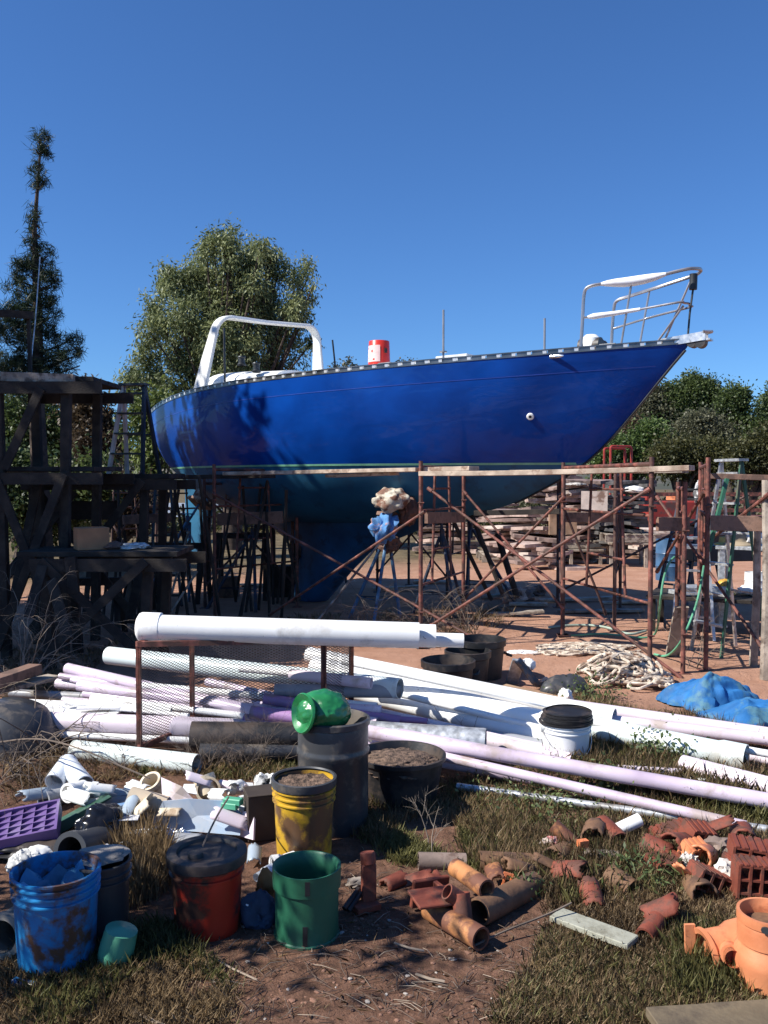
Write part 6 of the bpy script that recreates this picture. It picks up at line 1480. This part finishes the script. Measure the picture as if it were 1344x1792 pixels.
# ================================================================== DRY SHRUBS
TWG = mat('grey_twig', (.15,.115,.09), .9, var=.25); TWP = mat('pale_twig', (.24,.195,.155), .9, var=.25)
def shrub(label, base, n, H, spread, mt, seed, r0=.006, arc=.5, sub=3, lean=(0,0), name='dry_shrub'):
    rnd = random.Random(seed); m = MB()
    def grow(p, d, L, r, lev):
        k = 5; pts = [V(p)]; 
        for i in range(k):
            d = (d+V((rnd.uniform(-.28,.28), rnd.uniform(-.28,.28), rnd.uniform(-.2,.12)-arc*.12*i))).normalized(); q = pts[-1]+d*L/k
            if q.z < .01: q.z = .01; d.z = abs(d.z)*.3
            pts.append(q)
        m.tube(pts, [r*(1-.8*i/k) for i in range(k+1)], 4 if r < .004 else 5)
        if lev > 0:
            for j in range(rnd.randint(2,3)):
                i = rnd.randint(1, k-1); e = V((rnd.uniform(-1,1), rnd.uniform(-1,1), rnd.uniform(0,.9))).normalized(); grow(pts[i], (d+e).normalized(), L*rnd.uniform(.4,.7), r*.5, lev-1)
    b = V(base)
    for k in range(n):
        a = rnd.uniform(0, 6.28); d = V((math.cos(a)*spread+lean[0], math.sin(a)*spread+lean[1], 1)).normalized(); grow(b+V((rnd.uniform(-.08,.08), rnd.uniform(-.08,.08), 0)), d, H*rnd.uniform(.6,1.1), r0, sub)
    return build(name, m, mt, None, label, 'shrub')
shrub('bare arching dry shrub at the left edge before the dark workbench', G(30,1215), 13, 1.0, .7, TWP, 1, .005, .9)
shrub('tangle of grey bare twigs lying over the left pipe ends', G(60,1320), 15, .75, 1.0, TWG, 2, .0055, 1.0)
shrub('bare shrub with long arching twigs reaching over the left heap', G(10,1370), 9, .95, .9, TWG, 3, .0045, .9, lean=(.5,0))
shrub('fine dry brush growing through the foot of the rack', G(420,1345), 34, .32, .7, TWG, 4, .002, .2)
shrub('fine dry brush left of the tall grey barrel', G(470,1335), 30, .30, .7, TWG, 5, .002, .2)
shrub('fine dry brush under the left part of the rack', G(350,1352), 26, .28, .7, TWG, 6, .002, .2)
shrub('bare thorny branches beneath the keel, left of the middle post', G(640,1112), 10, .75, .8, TWG, 7, .005, .6)
shrub('bare thorny branches around the foot of the middle post', G(745,1118), 12, .9, .8, TWG, 8, .005, .6)
shrub('bare thorny branches right of the middle post behind the bins', G(820,1110), 10, .8, .8, TWG, 9, .005, .6)
shrub('thin bare weed stem standing in the grass before the soil tub', G(755,1490), 2, .36, .25, TWP, 10, .003, .1)
shrub('thin dead vine hanging beside the right hand scaffold posts', G(1212,1170), 6, .7, .4, TWG, 11, .004, .3)
shrub('dry bare brush at the foot of the timber platforms on the left', G(90,1140), 14, .8, .9, TWG, 12, .005, .7)
shrub('dry bare brush left of the mint pipe end', G(150,1175), 10, .45, .9, TWG, 13, .004, .5)
shrub('thin brittle weed rising in front of the long white pipes', G(815,1300), 3, .3, .5, TWG, 14, .002, .2)
shrub('small dry weed between the rack post and the white wye', G(225,1352), 10, .3, .8, TWG, 15, .0025, .4)
for lb_, pts in (('long bare branch arching over the left heap towards the cream fitting', [(-10,1300,.1),(60,1290,.35),(130,1305,.40),(210,1340,.33),(262,1362,.28)]), ('thin dark twig crossing above the red bucket lid', [(355,1480,.33),(378,1430,.33),(400,1395,.30)]), ('long thin dark twig lying on the soil right of the nearest clay pipe', [(820,1660,.01),(880,1630,.04),(960,1600,.06),(1000,1580,.08)])):
    m = MB(); m.tube(smooth_pts([G(*p) for p in pts], 2), .004, 5); build('branch', m, TWG, None, lb_, 'branch')
# ================================================================== GRASS AND WEEDS
GR1 = leafmat('grass_green', (.065,.072,.024), (.24,.225,.085), 1.6); GR2 = leafmat('grass_dry', (.12,.08,.042), (.38,.27,.15), 1.9); WD = leafmat('weed_leaves', (.045,.075,.022), (.19,.24,.09), 3.0)
KEEP = []
def blades(name, label, polys, n, H, W, mt, seed, lean=.5, thr=-.2, fr=2.2, tuft=7):
    r = np.random.default_rng(seed); P = []
    while len(P) < n//tuft:
        poly = polys[int(r.integers(len(polys)))]; xs = [p[0] for p in poly]; ys = [p[1] for p in poly]
        px = r.uniform(min(xs), max(xs)); py = r.uniform(min(ys), max(ys))
        if not inpoly(px, py, poly): continue
        p = G(px, py); 
        if noise.noise(V((p.x*fr, p.y*fr, seed))) < thr: continue
        P.append((p.x, p.y, gz(p.x, p.y)-.005))
    P = np.repeat(np.array(P), tuft, 0); k = len(P); P[:, :2] += r.normal(0, .022, (k,2))
    a = r.uniform(0, 6.283, k); ln = r.uniform(.1, 1, k)*lean; h = H*r.uniform(.35,1.15,k)*np.clip(1+.5*r.normal(0,.4,k), .4, 1.6)
    d = np.stack([np.cos(a)*ln, np.sin(a)*ln, np.ones(k)], 1); d /= np.linalg.norm(d, axis=1)[:,None]
    s_ = np.stack([-np.sin(a+r.normal(0,.7,k)), np.cos(a), np.zeros(k)], 1)*(W*r.uniform(.6,1.3,k)/2)[:,None]
    mid = P+d*(h*.55)[:,None]; tip = P+d*h[:,None]+np.stack([np.cos(a)*h*.35*ln, np.sin(a)*h*.35*ln, -h*.12*ln], 1)
    vs = np.stack([P-s_, P+s_, mid+s_*.8, tip, mid-s_*.8], 1).reshape(-1,3)
    fast(name, vs, k, mt, k=5, kind='stuff', label=label, cat='grass')
Gp = [[(600,1400),(760,1375),(920,1345),(1010,1350),(1344,1400),(1344,1500),(1160,1500),(900,1510),(730,1500),(620,1470)], [(620,1440),(900,1440),(960,1500),(940,1540),(680,1510)]]
blades('green_grass', 'green grass growing in the middle right behind the clay pipes', Gp, 20000, .055, .0036, GR1, 1, .7, -.35)
blades('dry_grass', 'dry straw coloured grass mixed through the middle right', Gp, 14000, .07, .0026, GR2, 2, .6, -.1)
R1 = [[(960,1500),(1344,1480),(1360,1800),(860,1800),(960,1640)]]
blades('green_grass', 'green grass around the rubble at the lower right', R1, 9000, .05, .0032, GR1, 3, .8, -.1, 1.6)
blades('dry_grass', 'dry brownish grass covering the lower right corner', R1, 50000, .045, .0026, GR2, 4, .8, -.3, 1.9)
L1 = [[(0,1690),(60,1650),(200,1620),(330,1660),(400,1720),(400,1800),(0,1800)]]
blades('dry_grass', 'dry and green mixed grass in the lower left corner', L1, 20000, .045, .0026, GR2, 5, .8, -.3)
blades('green_grass', 'green grass in the lower left corner', L1+[[(190,1500),(290,1480),(310,1640),(330,1690),(190,1690)]], 9000, .06, .0034, GR1, 6, .7, 0)
blades('dry_grass', 'tall straw stems between the grey bucket and the red bucket', [[(200,1470),(290,1470),(300,1560),(215,1600)]], 2500, .17, .0035, GR2, 7, .4, -1)
M1 = [[(1000,1290),(1344,1350),(1344,1400),(950,1330)], [(1040,1240),(1344,1290),(1344,1310),(1000,1250)], [(950,1330),(1344,1400),(1344,1440),(940,1345)]]
blades('green_grass', 'green grass growing between the pipes on the right', M1, 12000, .085, .0045, GR1, 8, .7, -.25)
blades('dry_grass', 'dry grass stems growing between the pipes on the right', M1, 8000, .12, .003, GR2, 9, .6, -.2)
blades('dry_grass', 'sparse dry grass along the left pipes and the dry shrubs', [[(0,1290),(300,1330),(500,1335),(500,1375),(250,1360),(0,1420)], [(0,1130),(180,1150),(120,1240),(0,1260)]], 9000, .08, .003, GR2, 10, .9, -.4)
blades('green_grass', 'low green weeds along the front of the rack', [[(240,1335),(520,1335),(520,1365),(240,1365)]], 3500, .05, .004, GR1, 11, .8, -.2)
blades('dry_grass', 'dark scrubby grass beneath the boat in the yard', [[(480,1085),(900,1060),(900,1110),(480,1120)],[(150,1110),(480,1090),(480,1120),(150,1150)]], 5000, .10, .006, GR2, 12, .7, -.1)
blades('dry_grass', 'thin dry grass on the dirt by the ropes', [[(940,1205),(1344,1250),(1344,1290),(1000,1240)]], 2500, .07, .003, GR2, 13, .7, -.1)
blades('dry_grass', 'short straw scattered on the bare soil in front', [BARE], 1200, .03, .0018, GR2, 14, 2.2, -.6, tuft=3)
def weed(label, px, py, n, r, h, seed, L=.03, W=.018):
    p = G(px, py); rr = np.random.default_rng(seed); c = rr.normal(0,1,(n,3))*np.array([r,r*.8,h*.4])+np.array([p.x, p.y, h*.5]); c[:,2] = np.clip(c[:,2], .01, None)
    vs, k = leaves(c, rr.normal(0,1,(n,3)), L, W, .5, seed, -.3); o = fast('weed', vs, k, WD, off=(p.x,p.y,0)); o.location = (p.x,p.y,0); tag(o, label, 'plant')
weed('leafy green weed clump right of the white bucket, left one', 1140,1330, 420, .075, .14, 1)
weed('leafy green weed clump right of the white bucket, right one', 1192,1335, 380, .07, .13, 2)
weed('green weed growing at the foot of the white bucket', 975,1332, 260, .06, .10, 3, .03, .008)
weed('green weed left of the rope heap behind the pipes', 1035,1225, 380, .11, .16, 4)
weed('green weed on the upper long lavender pipe', 1060,1385, 120, .03, .14, 5)
weed('low green weeds below the thin grey pipe', 950,1400, 700, .2, .08, 6, .03, .012)
weed('bright green weed among the clay pipes', 925,1566, 160, .04, .08, 7, .03, .01)
weed('green weed between the rubble and the orange fitting', 1128,1540, 500, .09, .09, 8, .04, .01)

blades('dry_grass', 'dry grass tufts growing over the half buried clay pipes', [[(815,1500),(960,1490),(1150,1490),(1160,1560),(960,1580),(860,1540)],[(1020,1440),(1344,1470),(1344,1530),(1040,1540)]], 9000, .09, .0026, GR2, 20, .5, -.5)
blades('green_grass', 'fresh grass tufts between the rubble pieces at the right', [[(900,1490),(1200,1480),(1300,1560),(1000,1590)],[(1180,1640),(1344,1660),(1344,1740),(1180,1760)]], 5000, .09, .0032, GR1, 21, .5, -.2)

# ---------------------------------------------------------------- more broken clay and plastic scraps
def shard(name, label, p, r, L, a0, a1, rot, mt, seed, cat='shard', th=.008):
    rnd = random.Random(seed); m = MB(); n = 14; k = 7; vs = []
    for i in range(k):
        for j in range(n):
            a = R(a0+(a1-a0)*j/(n-1)); z = L*(i/(k-1)-.5)
            if i in (0, k-1): z += L*.10*rnd.uniform(-1,1)
            vs.append(V(p)+rot @ V((r*math.cos(a), z, r*math.sin(a))))
    m.add(vs, [(i*n+j, i*n+j+1, (i+1)*n+j+1, (i+1)*n+j) for i in range(k-1) for j in range(n-1)], 0, True)
    o = build(name, m, mt, None, label, cat); sm_ = o.modifiers.new('thick', 'SOLIDIFY'); sm_.thickness = th; sm_.offset = 0; return o
for k, (px, py, z, r0, L, mt_, lb_) in enumerate((
 (770,1568,.03,.05,.14,RCL,'broken rust red clay shell beside the angular channel piece'),(738,1555,.03,.06,.10,RCL,'flat rust red clay shard at the left end of the clay heap'),(868,1535,.05,.035,.10,CLAY,'curved orange clay shard behind the ring link'),
 (905,1525,.04,.04,.12,BRNC,'brown clay shard in the grass right of the ring link'),(950,1520,.03,.045,.10,BRNC,'brown clay shard in the weeds left of the green weed clump'),(1000,1530,.03,.05,.14,RCL,'rust clay shard lying in the weeds in the middle right'),
 (1035,1570,.02,.04,.12,RCL,'thin rust clay shard above the pale board'),(1160,1600,.04,.05,.12,RCL,'rust red shard behind the orange branch fitting'),(1185,1480,.08,.05,.12,RCL,'dark red curved shard on top of the rubble heap'),
 (1228,1500,.07,.05,.10,ORC,'bright orange curved shard in front of the mortar lumps'),(1262,1455,.07,.05,.13,RCL,'red curved shard behind the grey brown lump'),(1300,1465,.06,.05,.13,RCL,'red shard at the back of the rubble heap near the right edge'),
 (1150,1490,.05,.05,.12,RCL,'dark red shard at the left foot of the rubble heap'),(1225,1560,.03,.05,.12,BRNC,'brown shard below the rubble heap'),(1040,1460,.06,.05,.12,BRNC,'brown shard standing in the grass beside the short white stub'),
 (980,1500,.02,.05,.16,BRNC,'brown shard below the slim orange pipe'),(690,1545,.01,.03,.10,RCL,'small flat rust shard right of the upright bracket'),(1195,1540,.05,.04,.10,ORC,'small orange shard under the hollow blocks'))):
    rr_ = random.Random(k+5); shard('clay_shard', lb_, G(px,py,z), r0, L, 20+rr_.uniform(-40,40), 150+rr_.uniform(-20,60), E(rr_.uniform(-.5,.5), rr_.uniform(-.6,.6), rr_.uniform(-1.6,1.6)), mt_, k, th=.010)
BGP = _m['blue_grey_plastic']
for k, (px, py, z, r0, L, mt_, lb_) in enumerate((
 (140,1400,.10,.045,.16,PVC,'white curved plastic shell left of the slate housing'),(245,1385,.14,.04,.14,PVC,'white plastic shell piece behind the broken cream pipe'),(300,1430,.10,.04,.10,CREAM,'small cream shell piece on the pale blue sheet'),
 (345,1368,.17,.035,.12,LAVP,'pale lavender shell piece behind the cream wye'),(385,1392,.16,.03,.10,PVC,'white shell piece right of the cream wye'),(415,1378,.15,.03,.12,PVC,'white shell piece near the dry brush by the rack'),
 (450,1400,.12,.035,.10,PVC,'white jagged shell piece left of the spotted bag'),(228,1420,.12,.04,.14,BGP,'blue grey shell piece under the small blue strip'),(255,1465,.04,.04,.12,PVC,'white shell piece between black bag and foil'),
 (400,1440,.08,.05,.16,LAVP,'pale curved piece on the right half of the blue sheet'),(445,1500,.03,.03,.10,BGP,'blue grey shell piece behind the red bucket lid'),(60,1395,.08,.04,.14,BGP,'blue grey shell piece at the far left of the heap'),
 (330,1475,.03,.04,.12,GREYP,'grey shell piece in front of the foil'),(175,1385,.15,.035,.14,PVC,'white half pipe piece right of the white wye'),(480,1420,.10,.03,.10,CREAM,'cream shell piece beside the yellow bucket'))):
    rr_ = random.Random(k+55); shard('plastic_scrap', lb_, G(px,py,z), r0, L, 10+rr_.uniform(-30,30), 160+rr_.uniform(-20,40), E(rr_.uniform(-.4,.4), rr_.uniform(-.4,.4), rr_.uniform(-1.6,1.6)), mt_, k+90, cat='scrap', th=.004)
